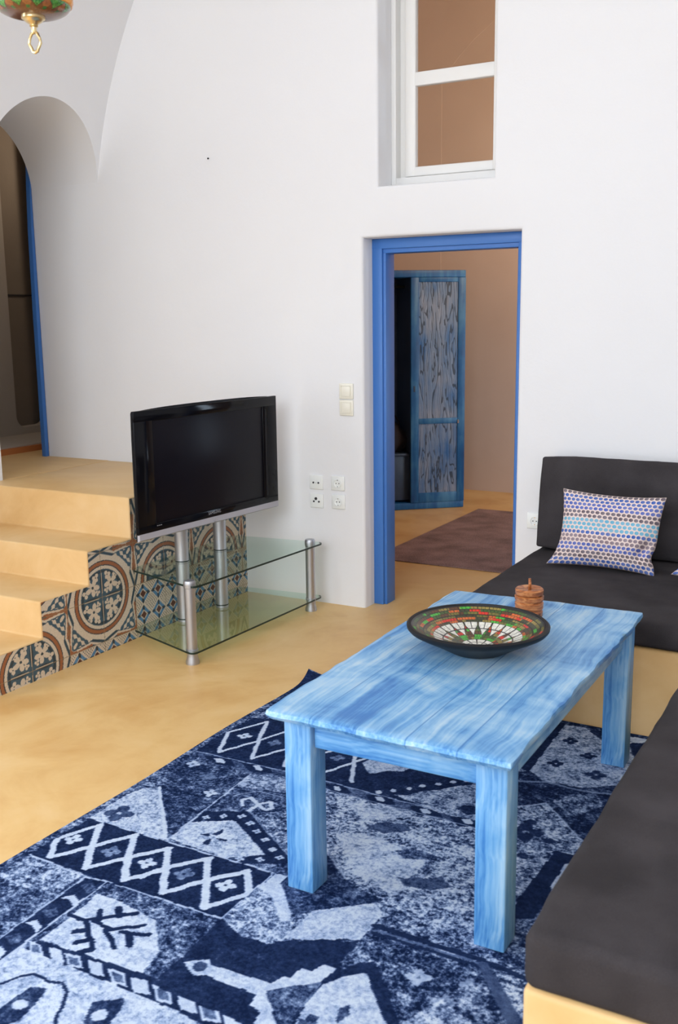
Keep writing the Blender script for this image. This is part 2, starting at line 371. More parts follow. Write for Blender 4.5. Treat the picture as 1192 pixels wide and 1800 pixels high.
# stairs up to the landing, tiled on their right side
st = empty('staircase', (XS, 3.0, 0)); tag(st, kind='structure')
sp = [(2.985, 0), (2.985, .19), (3.338, .19), (3.338, .371), (3.669, .371), (3.669, .547), (4.0, .547), (4.0, ZL), (D, ZL), (D, 0)]
so = prism('steps', [(a-3.0, b) for a, b in sp], 'X', XL-XS, -.004, M['stairs'], st, .011, 3,
           lambda e: all(v.co.z > .1 for v in e.verts) and all(v.co.y < D-3.05 or True for v in e.verts))
def tile_paint(Y, Z):
    n = Y.size; C = np.zeros((n, 3)); cream = np.array(s2l(216, 200, 178)[:3]); teal = np.array(s2l(62, 90, 106)[:3]); dark = np.array(s2l(44, 60, 70)[:3])
    rust = np.array(s2l(158, 98, 62)[:3]); grout = np.array(s2l(150, 128, 96)[:3]); blue = np.array(s2l(86, 134, 172)[:3]); brown = np.array(s2l(92, 52, 40)[:3])
    T, H = .25, .235; z0 = .055
    lowcol = Y < 3.507
    cy = np.where(lowcol, 3.257, 3.757); cz = np.where(lowcol, z0, z0+H)
    u = (Y-cy)/(2*T); v = (Z-cz)/(2*H)
    u = (u-np.round(u))*2; v = (v-np.round(v))*2
    a, b = abs(u), abs(v); r = np.hypot(u, v); th = np.arctan2(v, u)
    C[:] = cream
    # edge-mid stripe wedges
    e = abs(a-b)/2; d = (a+b)/2; m_ = np.maximum(a, b); mi = np.minimum(a, b)
    st_ = (r > .9) & (m_ > .80+.0*mi) & (e > (1-d)*.62); C[st_ & (np.sin((m_+mi*.35)*52) > -.2)] = teal
    C[st_ & (np.sin((m_+mi*.35)*52) > .75)] = dark
    # kites pointing to the block corners
    k = (1-d)*.80-e
    kite = (k > -.07) & (r > .87) & (d > .66)
    C[kite] = rust
    C[kite & (k < -.045)] = dark
    C[kite & (k > -.005) & (r > .90)] = cream
    inner = kite & (k > .035) & (r > .955); C[inner] = teal
    C[inner & (k > .055) & (np.sin(a*31+.5)*np.sin(b*31+.5)+.35*np.sin((a+b)*40) > .12)] = cream
    # circle bands
    C[(r < .86)] = cream; C[(r < .81)] = dark; C[(r < .79)] = rust; C[(r < .715)] = dark; C[(r < .69)] = cream; C[r < .62] = teal
    med = r < .60
    t8 = abs(((th/(math.pi/4)) % 2)-1)                     # 0 on diagonals .. 1 on axes
    C[med & (r > .54)] = dark
    for px, py, pr, ph, np_ in ((.27, .27, .20, 0, 5), (.47, .17, .10, .6, 3), (.17, .47, .10, .97, 3), (.13, .13, .07, 0, 3), (.40, .40, .09, .78, 3)):
        rr_ = np.hypot(a-px, b-py); an = np.arctan2(b-py, a-px)-.785
        pet = rr_ < pr*(.30+.70*np.abs(np.cos(an*np_/2+ph))**.8)
        C[med & pet] = cream
        C[med & (rr_ < pr*.16)] = dark
    for s_, q_ in ((a, b), (b, a)):
        lf = (q_ < .05*np.sin(np.clip((s_-.06)/.5, 0, 1)*math.pi)) & (s_ < .56); C[lf] = dark; C[lf & (q_ < .012)] = cream
    # star where four blocks meet
    s1, s2 = 1-a, 1-b; star = (s1+s2 < .13) | ((s1 < .035) & (s2 < .2)) | ((s2 < .035) & (s1 < .2)); C[star] = rust
    # small diamond tiles
    small = ((Y > 4.007) & (Z < z0+H)) | ((Y > 3.507) & (Z < z0))
    p = T/2; q = H/2; x = ((Y-4.007)/p) % 1-.5; y = ((Z-z0)/q) % 1-.5; l = abs(x)+abs(y)
    S = np.repeat(cream[None], n, 0)
    S[(l > .25) & (l < .46)] = blue; S[l < .19] = brown
    S[(l > .25) & (l < .47) & ((abs(x) < .07) | (abs(y) < .07))] = dark
    S[(l > .56) & (np.sin(x*44+.8)*np.sin(y*40+.8) > .45)] = dark
    chk = (np.floor((Y-4.007)/p)+np.floor((Z-z0)/q)).astype(int) % 2 == 1
    sp_ = (l < .30) & chk & False; S[sp_] = cream
    C[small] = S[small]
    gy = abs(((Y-3.507+T/2) % T)-T/2) < .0016; gz = abs(((Z-z0+H/2) % H)-H/2) < .0016
    C[gy | gz] = grout
    return C
Ns, Nz = 700, 256
ys = np.linspace(2.985, D, Ns); zs = np.linspace(0, ZL-.002, Nz)
yy, zz = np.meshgrid(ys, zs, indexing='ij'); V = np.stack([np.zeros(yy.size), yy.ravel()-3.0, zz.ravel()], 1)
idx = np.arange(Ns*Nz).reshape(Ns, Nz)
F = np.stack([idx[:-1, :-1], idx[1:, :-1], idx[1:, 1:], idx[:-1, 1:]], -1).reshape(-1, 4)
fc = (yy[:-1, :-1]+ys[1]/2-ys[0]/2).ravel(); fz = (zz[:-1, :-1]+zs[1]/2).ravel()
lim = np.where(fc < 3.338, .19, np.where(fc < 3.669, .371, np.where(fc < 4.0, .547, ZL)))-.004
F = F[fz < lim]
used = np.unique(F); rem = -np.ones(len(V), int); rem[used] = np.arange(len(used))
color_grid('tile_cladding', V[used], rem[F], tile_paint(yy.ravel(), zz.ravel())[used], M['tile'], st, False)
tag(box('trim_1', -5.11, XL, 4.15, D, .60, ZL, M['stairs']), kind='structure')     # landing inside the arched passage

# ---- bathroom behind the arch
tag(box('floor_bathroom', -5.42, -5.11, 3.2, 6.4, .60, ZL, M['stairs']), kind='structure')
tag(box('trim_2', -6.6, -5.42, 3.2, 6.4, .60, .805, M['orange']), kind='structure')
tag(box('floor_shower', -6.6, -5.45, 3.2, 6.4, .805, .812, M['grey_light']), kind='structure')
rr = .09; bx = [(3.2, 3.3), (3.2, .812), (6.4, .812), (6.4, 3.3), (5.99, 3.3)]
bx += [(5.99, .865+rr)]+[(5.99-rr+rr*math.cos(math.radians(-a)), .865+rr-rr*math.sin(math.radians(a))) for a in range(0, 91, 15)]
bx += [(5.62+rr-rr*math.sin(math.radians(a)), .865+rr-rr*math.cos(math.radians(a))) for a in range(0, 91, 15)]+[(5.62, 3.3)]
tag(prism('wall_bathroom_niche', bx, 'X', -6.10, -6.0, M['grey_light']), kind='structure')
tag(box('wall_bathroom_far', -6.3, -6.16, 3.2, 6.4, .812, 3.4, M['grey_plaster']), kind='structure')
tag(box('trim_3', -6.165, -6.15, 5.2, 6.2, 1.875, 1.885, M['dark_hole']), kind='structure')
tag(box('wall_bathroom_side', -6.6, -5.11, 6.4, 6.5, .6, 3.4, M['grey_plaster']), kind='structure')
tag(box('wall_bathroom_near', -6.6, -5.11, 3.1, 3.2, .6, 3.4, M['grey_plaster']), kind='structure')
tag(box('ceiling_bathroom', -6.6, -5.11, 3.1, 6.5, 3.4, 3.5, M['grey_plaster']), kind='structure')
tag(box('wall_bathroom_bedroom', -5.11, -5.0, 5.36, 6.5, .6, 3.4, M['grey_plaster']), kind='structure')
d2 = empty('door_2', (-5.11, D, ZL)); tag(d2, kind='structure')
prism('door_frame', [(-.001, 0), (-.032, 0), (-.030, 1.0), (-.024, 1.5), (-.012, 1.80), (-.004, 1.93), (-.001, 1.93)], 'X', -.035, -.002, M['blue_paint'], d2)
tp = empty('shower_tap', (-6.16, 5.64, 2.72)); tag(tp, label='small chrome shower fitting high on the bathroom wall', cat='tap')
lathe('wall_flange', [(0, .02), (.028, .02), (.03, 0), (0, 0)], M['chrome'], tp).rotation_euler = (0, math.pi/2, 0)
tube('spout', [(.01, 0, 0), (.10, 0, 0), (.12, 0, -.01), (.125, 0, -.05)], .011, M['chrome'], tp)

# ---- bedroom behind the blue doorway
tag(box('wall_bedroom_left', -5.0, -4.75, 5.36, 9.2, 0, 5.0, M['warm_lit_white']), kind='structure')
tag(box('wall_bedroom_right', .6, .75, 5.36, 9.2, 0, 5.0, M['warm_lit_white']), kind='structure')
tag(box('wall_bedroom_far', -5.0, .75, 9.16, 9.4, 0, 5.0, M['warm_lit_white']), kind='structure')
tag(prism('trim_4', [(-4.75, 0), (-3.98, 0), (-3.98, 3.79), (-3.93, 3.87), (-3.82, 3.99), (-3.66, 4.133), (-3.456, 4.27), (-3.2, 4.38), (-2.9, 4.45), (-2.9, 4.98), (-4.75, 4.98)], 'Y', 9.154, 9.16, M['warm_lit_white']), kind='structure')
tag(box('ceiling_bedroom', -5.0, .75, 5.36, 9.4, 5.0, 5.1, M['warm_lit_white']), kind='structure')
tag(box('wall_bedroom_near', -5.0, -2.7, 5.36, 5.38, 0, 5.0, M['warm_lit_white']), kind='structure')

# ---- blue door frame
d1 = empty('door_1', (-2.2125, 5.17, 0)); tag(d1, kind='structure')
bm = bmesh.new()
for s in (-1, 1):
    xo = s*.4515; xi = s*(.39 if s < 0 else .402); add_box(bm, min(xo, xi), max(xo, xi), 0, .105, 0, 2.100, .003)
    xm = s*.430; xi2 = s*(.374 if s < 0 else .394); add_box(bm, min(xm, xi2), max(xm, xi2), .016, .125, 0, 2.062, .003)
add_box(bm, -.4515, .4515, -.001, .104, 2.045, 2.0995, .003)
add_box(bm, -.43, .43, .015, .124, 2.022, 2.06, .003)
smooth_by_angle(from_bm('door_frame', bm, M['blue_paint'], d1), 50)
# ---- window above the doorway
w1 = empty('window_1', (-2.2385, 5.22, 2.365)); tag(w1, kind='structure')
bm = bmesh.new()
add_box(bm, -.3285, -.300, 0, .10, 0, 1.155, .003); add_box(bm, .300, .3285, 0, .10, 0, 1.155, .003)
add_box(bm, -.30, .30, 0, .10, 0, .056, .003); add_box(bm, -.30, .30, 0, .10, 1.10, 1.155, .003)
smooth_by_angle(from_bm('window_frame', bm, M['white_paint'], w1), 50)
bm = bmesh.new()
for x0, x1, z0, z1 in ((-.262, -.200, .062, 1.095), (.246, .298, .062, 1.095), (-.21, .25, .062, .112), (-.21, .25, 1.045, 1.095), (-.21, .25, .528, .598)):
    add_box(bm, x0, x1, .035, .075, z0, z1, .005)
add_box(bm, -.30, -.262, .06, .09, .056, 1.1)
smooth_by_angle(from_bm('sash', bm, M['white_paint'], w1), 50)
for z0, z1 in ((.11, .53), (.596, 1.047)): box('pane', -.202, .248, .054, .058, z0, z1, M['pane_glass'], w1)

# ================================================================== bedroom things
ang = math.atan2(.402, .468)
wa = empty('wardrobe', (-3.86, 7.852, 0), ang, label='weathered blue wooden wardrobe in the room beyond the blue doorway', cat='wardrobe')
bm = bmesh.new()
add_box(bm, -.50, .653, .002, .50, .002, .06, .004); add_box(bm, -.50, .655, .0, .50, 2.0, 2.06, .006)
add_box(bm, .628, .653, .024, .50, .06, 2.0); add_box(bm, -.50, -.475, .0, .50, .06, 2.0); add_box(bm, -.475, .628, .48, .50, .06, 2.0)
smooth_by_angle(from_bm('body', bm, M['ward_frame'], wa), 50)
box('back_lining', -.474, .627, .47, .479, .06, 2.0, M['ward_dark'], wa)
box('divider', .168, .19, .03, .469, .06, 2.0, M['ward_dark'], wa)
box('shelf', -.474, .167, .03, .469, .475, .497, M['ward_dark'], wa, .002)
box('drawer_front', -.474, .167, .05, .07, .08, .474, M['ward_dark'], wa, .003)
dr = empty('wardrobe_door', (0, 0, 0)); bpy.data.objects.remove(dr)
bm = bmesh.new()
for a, b, c, d_ in ((.165, .236, .062, 2.0), (.585, .652, .062, 2.0), (.236, .585, 1.962, 2.0), (.236, .585, .755, .803), (.236, .585, .062, .148)):
    add_box(bm, a, b, -.012, .018, c, d_, .003)
dd = smooth_by_angle(from_bm('door', bm, M['ward_frame'], wa), 50)
box('upper_panel', .234, .587, -.004, .012, .80, 1.964, M['ward_panel'], dd)
box('lower_panel', .234, .587, -.004, .012, .146, .757, M['ward_panel'], dd)
o = lathe('hinge', [(0, .03), (.008, .03), (.008, -.0), (0, 0)], M['chrome'], dd, 12); o.location = (.590, -.016, .755)
box('keyhole_plate', .188, .203, -.0145, -.012, 1.035, 1.085, M['ward_dark'], dd, .001)
o = tube('hanging_rail', [(-.47, .22, 1.93), (.165, .22, 1.93)], .014, M['brass'], wa)
# bag on the wardrobe shelf
bm = bmesh.new(); bmesh.ops.create_icosphere(bm, subdivisions=4, radius=1)
for v in bm.verts:
    p = v.co.copy(); k = 1+.12*noise.noise(p*2.2)
    v.co = Vector((p.x*.17*k, p.y*.12*k, (p.z*.16*k) if p.z > -.75 else -.12)); 
    if p.z > 0: v.co.x *= 1-.35*p.z
bag = from_bm('handbag', bm, M['bag'], None, True)
R_ = Matrix.Rotation(ang, 4, 'Z'); bag.location = Vector((-3.86, 7.852, 0))+R_ @ Vector((.02, .2, .618)); bag.rotation_euler = (0, 0, ang)
tag(bag, label='dark bag slumped on the shelf inside the open wardrobe', cat='bag')
tube('handle', [(-.10, 0, .06), (-.09, 0, .16), (-.03, 0, .22), (.04, 0, .22), (.09, 0, .15), (.10, 0, .06)], .008, M['bag'], bag)
bm = bmesh.new(); add_box(bm, -3.2, -1.3, 6.18, 8.22, .001, .009, .003)
tag(from_bm('bedroom_rug', bm, M['mauve']), label='plain mauve flatweave rug on the floor of the room beyond the doorway', cat='rug')

# ================================================================== wall fittings
def plate(name, x, z, w, h, mat, **k):
    e = empty(name, (x, D, z), 0, **k); bm = bmesh.new(); add_box(bm, -w/2, w/2, -.010, -.0005, -h/2, h/2, .003); smooth_by_angle(from_bm('cover_plate', bm, mat, e), 50); return e
def ring_hole(e, r, x=0, z=0, y=-.0105, mat='dark_hole', d=.0012, nm='pin_hole'):
    bm = bmesh.new(); add_lathe(bm, [(0, 0), (r, 0), (r, d), (0, d)], 20); o = from_bm(nm, bm, M[mat], e); o.rotation_euler = (math.pi/2, 0, 0); o.location = (x, y, z); return o
def switch(x, z, **k):
    e = plate('light_switch', x, z, .089, .089, M['ivory'], **k)
    box('rocker', -.028, .028, -.0145, -.009, -.030, .030, M['ivory'], e, .0025)
    bm = bmesh.new()
    for a in ((-.031, .031, -.034, -.031), (-.031, .031, .031, .034), (-.034, -.031, -.034, .034), (.031, .034, -.034, .034)):
        add_box(bm, a[0], a[1], -.0125, -.009, a[2], a[3])
    from_bm('surround', bm, M['ivory'], e)
switch(-2.7725, 1.263, label='upper of the two ivory light switches left of the blue doorway', cat='light switch', group='light switches by the doorway')
switch(-2.7725, 1.169, label='lower of the two ivory light switches left of the blue doorway', cat='light switch', group='light switches by the doorway')
def power(x, z, **k):
    e = plate('wall_socket', x, z, .087, .084, M['socket_white'], **k)
    bm = bmesh.new(); add_lathe(bm, [(.0225, 0), (.0245, .004), (.0215, .004), (.0205, 0.0008), (0, .0008)], 32)
    o = from_bm('socket_well', bm, M['socket_white'], e, False); o.rotation_euler = (math.pi/2, 0, 0); o.location = (0, -.0102, 0); smooth_by_angle(o, 40)
    ring_hole(e, .003, -.0095, 0, -.011); ring_hole(e, .003, .0095, 0, -.011)
    for s in (-1, 1): box('earth_clip', -.003, .003, -.0135, -.0105, s*.019-.0025, s*.019+.0025, M['chrome'], e)
G = 'sockets on the wall beside the television'
power(-2.8345, .730, label='upper round-welled power socket right of the aerial sockets, beside the television', cat='wall socket', group=G)
power(-2.8325, .621, label='lower round-welled power socket right of the aerial sockets, beside the television', cat='wall socket', group=G)
power(-1.649, .610, label='white power socket between the blue doorway and the dark back cushion', cat='wall socket')
e = plate('aerial_socket', -2.980, .727, .088, .084, M['socket_white'], label='white two-hole aerial socket, upper left of the four sockets by the television', cat='wall socket', group=G)
ring_hole(e, .0055, -.017, -.002, d=.003); ring_hole(e, .0055, .017, -.002, d=.003); ring_hole(e, .0018, 0, -.003)
e = plate('aerial_socket', -2.9785, .617, .088, .083, M['socket_white'], label='white three-hole aerial socket, lower left of the four sockets by the television', cat='wall socket', group=G)
ring_hole(e, .0055, -.017, -.004, d=.003); ring_hole(e, .0055, .017, -.004, d=.003); ring_hole(e, .0085, -.003, .013, d=.003)
nl = lathe('wall_nail', [(0, .010), (.005, .010), (.005, .007), (.002, .006), (.002, 0), (0, 0)], M['black_matte'], None, 12)
nl.location = (-3.676, D, 2.598); nl.rotation_euler = (math.pi/2, 0, 0); tag(nl, label='tiny dark nail head alone high on the white wall', cat='nail')

# ================================================================== television stand
sa = math.radians(4.0)
ts = empty('tv_stand', (-2.98, 3.815, 0), label='two-tier glass television stand with silver tubes in front of the patterned tiles', cat='tv stand')
def rounded(poly, r, n=6):
    out = []; N = len(poly)
    for i in range(N):
        a, b, c = Vector(poly[i-1]), Vector(poly[i]), Vector(poly[(i+1) % N]); u = (a-b).normalized(); v = (c-b).normalized()
        p0 = b+u*r; p1 = b+v*r
        for k in range(n+1):
            t = k/n; out.append(tuple(p0*(1-t)**2+b*2*t*(1-t)+p1*t*t))
    return out
for nm, z, poly in (('upper_shelf', .392, [(.045, -.03), (-.475, .118), (-.475, 1.045), (.118, 1.115)]), ('lower_shelf', .062, [(.045, -.055), (-.490, .130), (-.480, 1.10), (.088, 1.150)])):
    o = prism(nm, rounded(poly, .045), 'Z', z, z+.010, M['shelf_glass'], ts)
    o.data.materials.append(M['glass_edge'])
    for p in o.data.polygons:
        if abs(p.normal.z) < .5 and (p.normal.x > .2 or p.normal.y < -.3): p.material_index = 1
def leg(nm, x, y, top):
    o = lathe(nm, [(0, 0), (.034, 0), (.034, .012), (.027, .035), (.027, .058), (.031, .059), (.031, .0745), (.027, .076), (.027, .388), (.030, .390), (.030, .404), (.030, top-.010), (.026, top-.001), (0, top)], M['silver'], ts, 40); o.location = (x, y, 0)
leg('leg', 0, 0, .425); leg('leg', .054, 1.06, .425)
for x, y in ((-.335, .375), (-.312, .69)):
    o = lathe('support_column', [(0, .0), (.036, 0), (.036, .531), (0, .531)], M['silver'], ts, 40); o.location = (x, y, .0725)
    o = lathe('joint_ring', [(.0362, .404), (.0372, .405), (.0372, .409), (.0362, .410)], M['glass_edge'], ts, 40); o.location = (x, y, 0)
    o = lathe('joint_ring', [(.0362, .085), (.0372, .086), (.0372, .090), (.0362, .091)], M['glass_edge'], ts, 40); o.location = (x, y, 0)
# back cross plate carrying the screen

# ================================================================== television (local: x = depth away from the viewer side, y = width)
tv = empty('television', (-3.22, 3.745, .604), -math.radians(5), label='wide black flat television with a silver lower edge, on the glass stand', cat='television')
W, H = 1.118, .640
def yz(nm, y0, y1, z0, z1, x0, x1, mat, par=tv, bev=.003): return box(nm, x0, x1, y0, y1, z0, z1, mat, par, bev)
bm = bmesh.new(); bw = .125
for a in ((0, W, H-.055, H), (0, W, .032, .075), (0, bw, .06, H-.05), (W-bw, W, .06, H-.05)): add_box(bm, -.018, 0, a[0], a[1], a[2], a[3], .0035)
smooth_by_angle(from_bm('bezel', bm, M['black_gloss'], tv), 50)
yz('screen', bw-.004, W-bw+.004, .07, H-.05, -.02, -.006, M['screen'])
prism('silver_edge', [(.001, .036), (.001, .006), (-.008, .0), (-.018, -.003), (-.018, .036)], 'Y', .002, W-.002, M['silver_plastic'], tv).location = (0, 0, 0)
bk = []
bm = bmesh.new(); n = 24; rows = []
for i in range(n+1):
    y = W*i/n; s = 1-abs(2*i/n-1)**3; d = .006+.10*s
    rows.append([bm.verts.new(c) for c in ((-.016, y, .0), (-.016-d*.95, y, .004), (-.016-d, y, .16), (-.016-d, y, H-.13), (-.016-d*.6, y, H-.01+.012*s), (-.016, y, H-.004+.014*s))])
for a, b in zip(rows, rows[1:]):
    for k in range(5): bm.faces.new((a[k], b[k], b[k+1], a[k+1]))
    bm.faces.new((a[5], b[5], b[0], a[0]))
bm.faces.new(rows[0]); bm.faces.new(rows[-1][::-1])
from_bm('rear_shell', bm, M['black_matte'], tv, False)
RT = Matrix(((0, 0, 1, 0), (1, 0, 0, 0), (0, 1, 0, 0), (0, 0, 0, 1)))
text_mesh('brand_lettering', 'SAMSUNG', .022, .0004, M['grey_print'], tv, Matrix.Translation((.0012, W*.5, .058)) @ RT)
for k in (0, 1, 2): yz('small_mark', .125+k*.013, .133+k*.013, .060, .064, 0, .0012, M['grey_print'], tv, 0)
o = lathe('power_button', [(0, .003), (.009, .003), (.010, .001), (.0135, .001), (.0135, 0), (0, 0)], M['silver_plastic'], tv, 28); o.rotation_euler = (0, math.pi/2, 0); o.location = (.0, W*.5, .019)
yz('speaker_slot', W-.108, W-.094, .08, H-.07, -.004, .0012, M['black_matte'], tv, 0)

# ================================================================== benches and cushions
tag(prism('bench', [(-1.545, 3.93), (-.02, 3.93), (-.02, 1.735), (-.545, 1.735), (-.545, 3.93)][::-1] and [(-1.545, 3.93), (-.566, 3.93), (-.566, 1.722), (.32, 1.722), (.32, 5.055), (-1.545, 5.055)], 'Z', .0, .372, M['stairs'], None, .014, 3, lambda e: max(v.co.z for v in e.verts) > .3 or abs(e.verts[0].co.z-e.verts[1].co.z) > .1),
    label='built-in ochre plaster bench running along the back wall and turning along the right side', cat='bench')
def cushion(name, x0, x1, y0, y1, z0, z1, r, mat, parent=None, puff=.01, seedv=0, step=.03):
    """soft box: rounded edges, gently swollen faces, a few wrinkles"""
    cx, cy, cz = (x0+x1)/2, (y0+y1)/2, (z0+z1)/2; hx, hy, hz = (x1-x0)/2, (y1-y0)/2, (z1-z0)/2
    def axis(h):
        n = max(2, int((h-r)*2/step)); return [-h+r*(1-math.cos(math.pi/2*i/5)) for i in range(5)]+list(np.linspace(-h+r, h-r, n))+[h-r*(1-math.cos(math.pi/2*i/5)) for i in range(4, -1, -1)]
    ax = [axis(hx), axis(hy), axis(hz)]
    bm = bmesh.new(); cache = {}
    def V(i, j, k):
        if (i, j, k) in cache: return cache[(i, j, k)]
        p = Vector((ax[0][i], ax[1][j], ax[2][k]))
        q = Vector((max(-hx+r, min(hx-r, p.x)), max(-hy+r, min(hy-r, p.y)), max(-hz+r, min(hz-r, p.z))))
        d = p-q
        if d.length > 1e-9:
            d = d.normalized()*r; p = q+d
            u = 1-(p.x/hx)**2, 1-(p.y/hy)**2, 1-(p.z/hz)**2; nrm = d.normalized()
            p += Vector((nrm.x*puff*max(0, u[1])*max(0, u[2]), nrm.y*puff*max(0, u[0])*max(0, u[2]), nrm.z*puff*min(1, 3*max(0, u[0]))*min(1, 3*max(0, u[1]))))
            w_ = noise.noise((p+Vector((seedv, seedv*2, 0)))*6)*.004+noise.noise((p+Vector((seedv, 0, 5)))*17)*.0016; p += nrm*w_
        cache[(i, j, k)] = bm.verts.new(p+Vector((cx, cy, cz))); return cache[(i, j, k)]
    n = [len(a)-1 for a in ax]
    for i in range(n[0]):
        for j in range(n[1]):
            bm.faces.new((V(i, j, 0), V(i, j+1, 0), V(i+1, j+1, 0), V(i+1, j, 0))); bm.faces.new((V(i, j, n[2]), V(i+1, j, n[2]), V(i+1, j+1, n[2]), V(i, j+1, n[2])))
    for i in range(n[0]):
        for k in range(n[2]):
            bm.faces.new((V(i, 0, k), V(i+1, 0, k), V(i+1, 0, k+1), V(i, 0, k+1))); bm.faces.new((V(i, n[1], k), V(i, n[1], k+1), V(i+1, n[1], k+1), V(i+1, n[1], k)))
    for j in range(n[1]):
        for k in range(n[2]):
            bm.faces.new((V(0, j, k), V(0, j, k+1), V(0, j+1, k+1), V(0, j+1, k))); bm.faces.new((V(n[0], j, k), V(n[0], j+1, k), V(n[0], j+1, k+1), V(n[0], j, k+1)))
    return from_bm(name, bm, mat, parent, True)
o = cushion('seat_cushion', -1.585, .30, 3.915, 5.045, .376, .500, .022, M['charcoal'], None, .006, 1)
tag(o, label='charcoal seat cushion on the bench against the back wall, under the dotted pillow', cat='cushion', group='charcoal bench cushions')
o = cushion('seat_cushion', -.565, .30, 1.712, 3.895, .376, .500, .026, M['charcoal'], None, .006, 4)
tag(o, label='long charcoal seat cushion on the right side of the bench, nearest the viewer', cat='cushion', group='charcoal bench cushions')
o = cushion('back_cushion', 0, 1.62, 0, .115, 0, .455, .013, M['charcoal'], None, .008, 9)
o.location = (-1.575, 4.840, .524); o.rotation_euler = (-math.radians(9.5), 0, 0)
tag(o, label='charcoal back cushion leaning on the white wall behind the dotted pillow', cat='cushion', group='charcoal bench cushions')
def pillow(name, w_, h_, t_, mat, seedv=0):
    nx, ny = 56, 44; V = []; UV = []
    def surf(u, v, s):
        e = (1-abs(u)**2.6)*(1-abs(v)**2.6); th = t_/2*max(0, e)**.55
        pin = 1-.075*(1-abs(v)**2)*abs(u)**1.2; pin2 = 1-.085*(1-abs(u)**2)*abs(v)**1.2
        x = u*w_/2*pin; z = v*h_/2*pin2
        n_ = noise.noise(Vector((u*2.3+seedv, v*2.3, s)))*.014*e+noise.noise(Vector((u*6, v*6+seedv, s)))*.005
        if v < 0: x += -.036*max(0, -v)**3*max(0, -u)**2-.012*max(0, u)*max(0, -v)+.0*u; x -= .016*max(0, u)*math.exp(-((v+.55)/.18)**2)
        fold = .03*math.exp(-((u-.78-.25*(v+.45))/.09)**2)*math.exp(-((v+.42)/.22)**2)*(1 if s < 0 else 0)
        return Vector((x, s*th+n_*s-(-fold if s < 0 else 0)*1, z))
    bm = bmesh.new(); uvl = bm.loops.layers.uv.new('UVMap'); g = {}
    for s in (-1, 1):
        for i in range(nx+1):
            for j in range(ny+1):
                edge = i in (0, nx) or j in (0, ny)
                if edge and s == 1: g[(s, i, j)] = g[(-1, i, j)]; continue
                u, v = 2*i/nx-1, 2*j/ny-1
                u = math.sin(u*math.pi/2)*.35+u*.65; v = math.sin(v*math.pi/2)*.35+v*.65
                g[(s, i, j)] = bm.verts.new(surf(u, v, s))
    for s in (-1, 1):
        for i in range(nx):
            for j in range(ny):
                q = [(i, j), (i+1, j), (i+1, j+1), (i, j+1)]
                if s > 0: q = q[::-1]
                f = bm.faces.new([g[(s, a, b)] for a, b in q])
                for lp, (a, b) in zip(f.loops, q):
                    u, v = 2*a/nx-1, 2*b/ny-1; u = math.sin(u*math.pi/2)*.35+u*.65; v = math.sin(v*math.pi/2)*.35+v*.65
                    lp[uvl].uv = ((u+1)/2, (v+1)/2)
    return from_bm(name, bm, mat, None, True)
p1 = pillow('throw_pillow', .475, .365, .15, M['dots'], 1.0)
p1.location = (-1.150, 4.612, .683); p1.rotation_euler = (-math.radians(17), math.radians(1.5), math.radians(2))
tag(p1, label='cream throw pillow with rows of blue, grey and turquoise dots', cat='pillow')
p2 = pillow('throw_pillow', .44, .36, .14, M['dots'], 3.0)
p2.location = (-.548, 4.47, .680); p2.rotation_euler = (-math.radians(20), math.radians(9), math.radians(-8))
tag(p2, label='second dotted pillow cut off by the right edge, only its corner showing', cat='pillow')

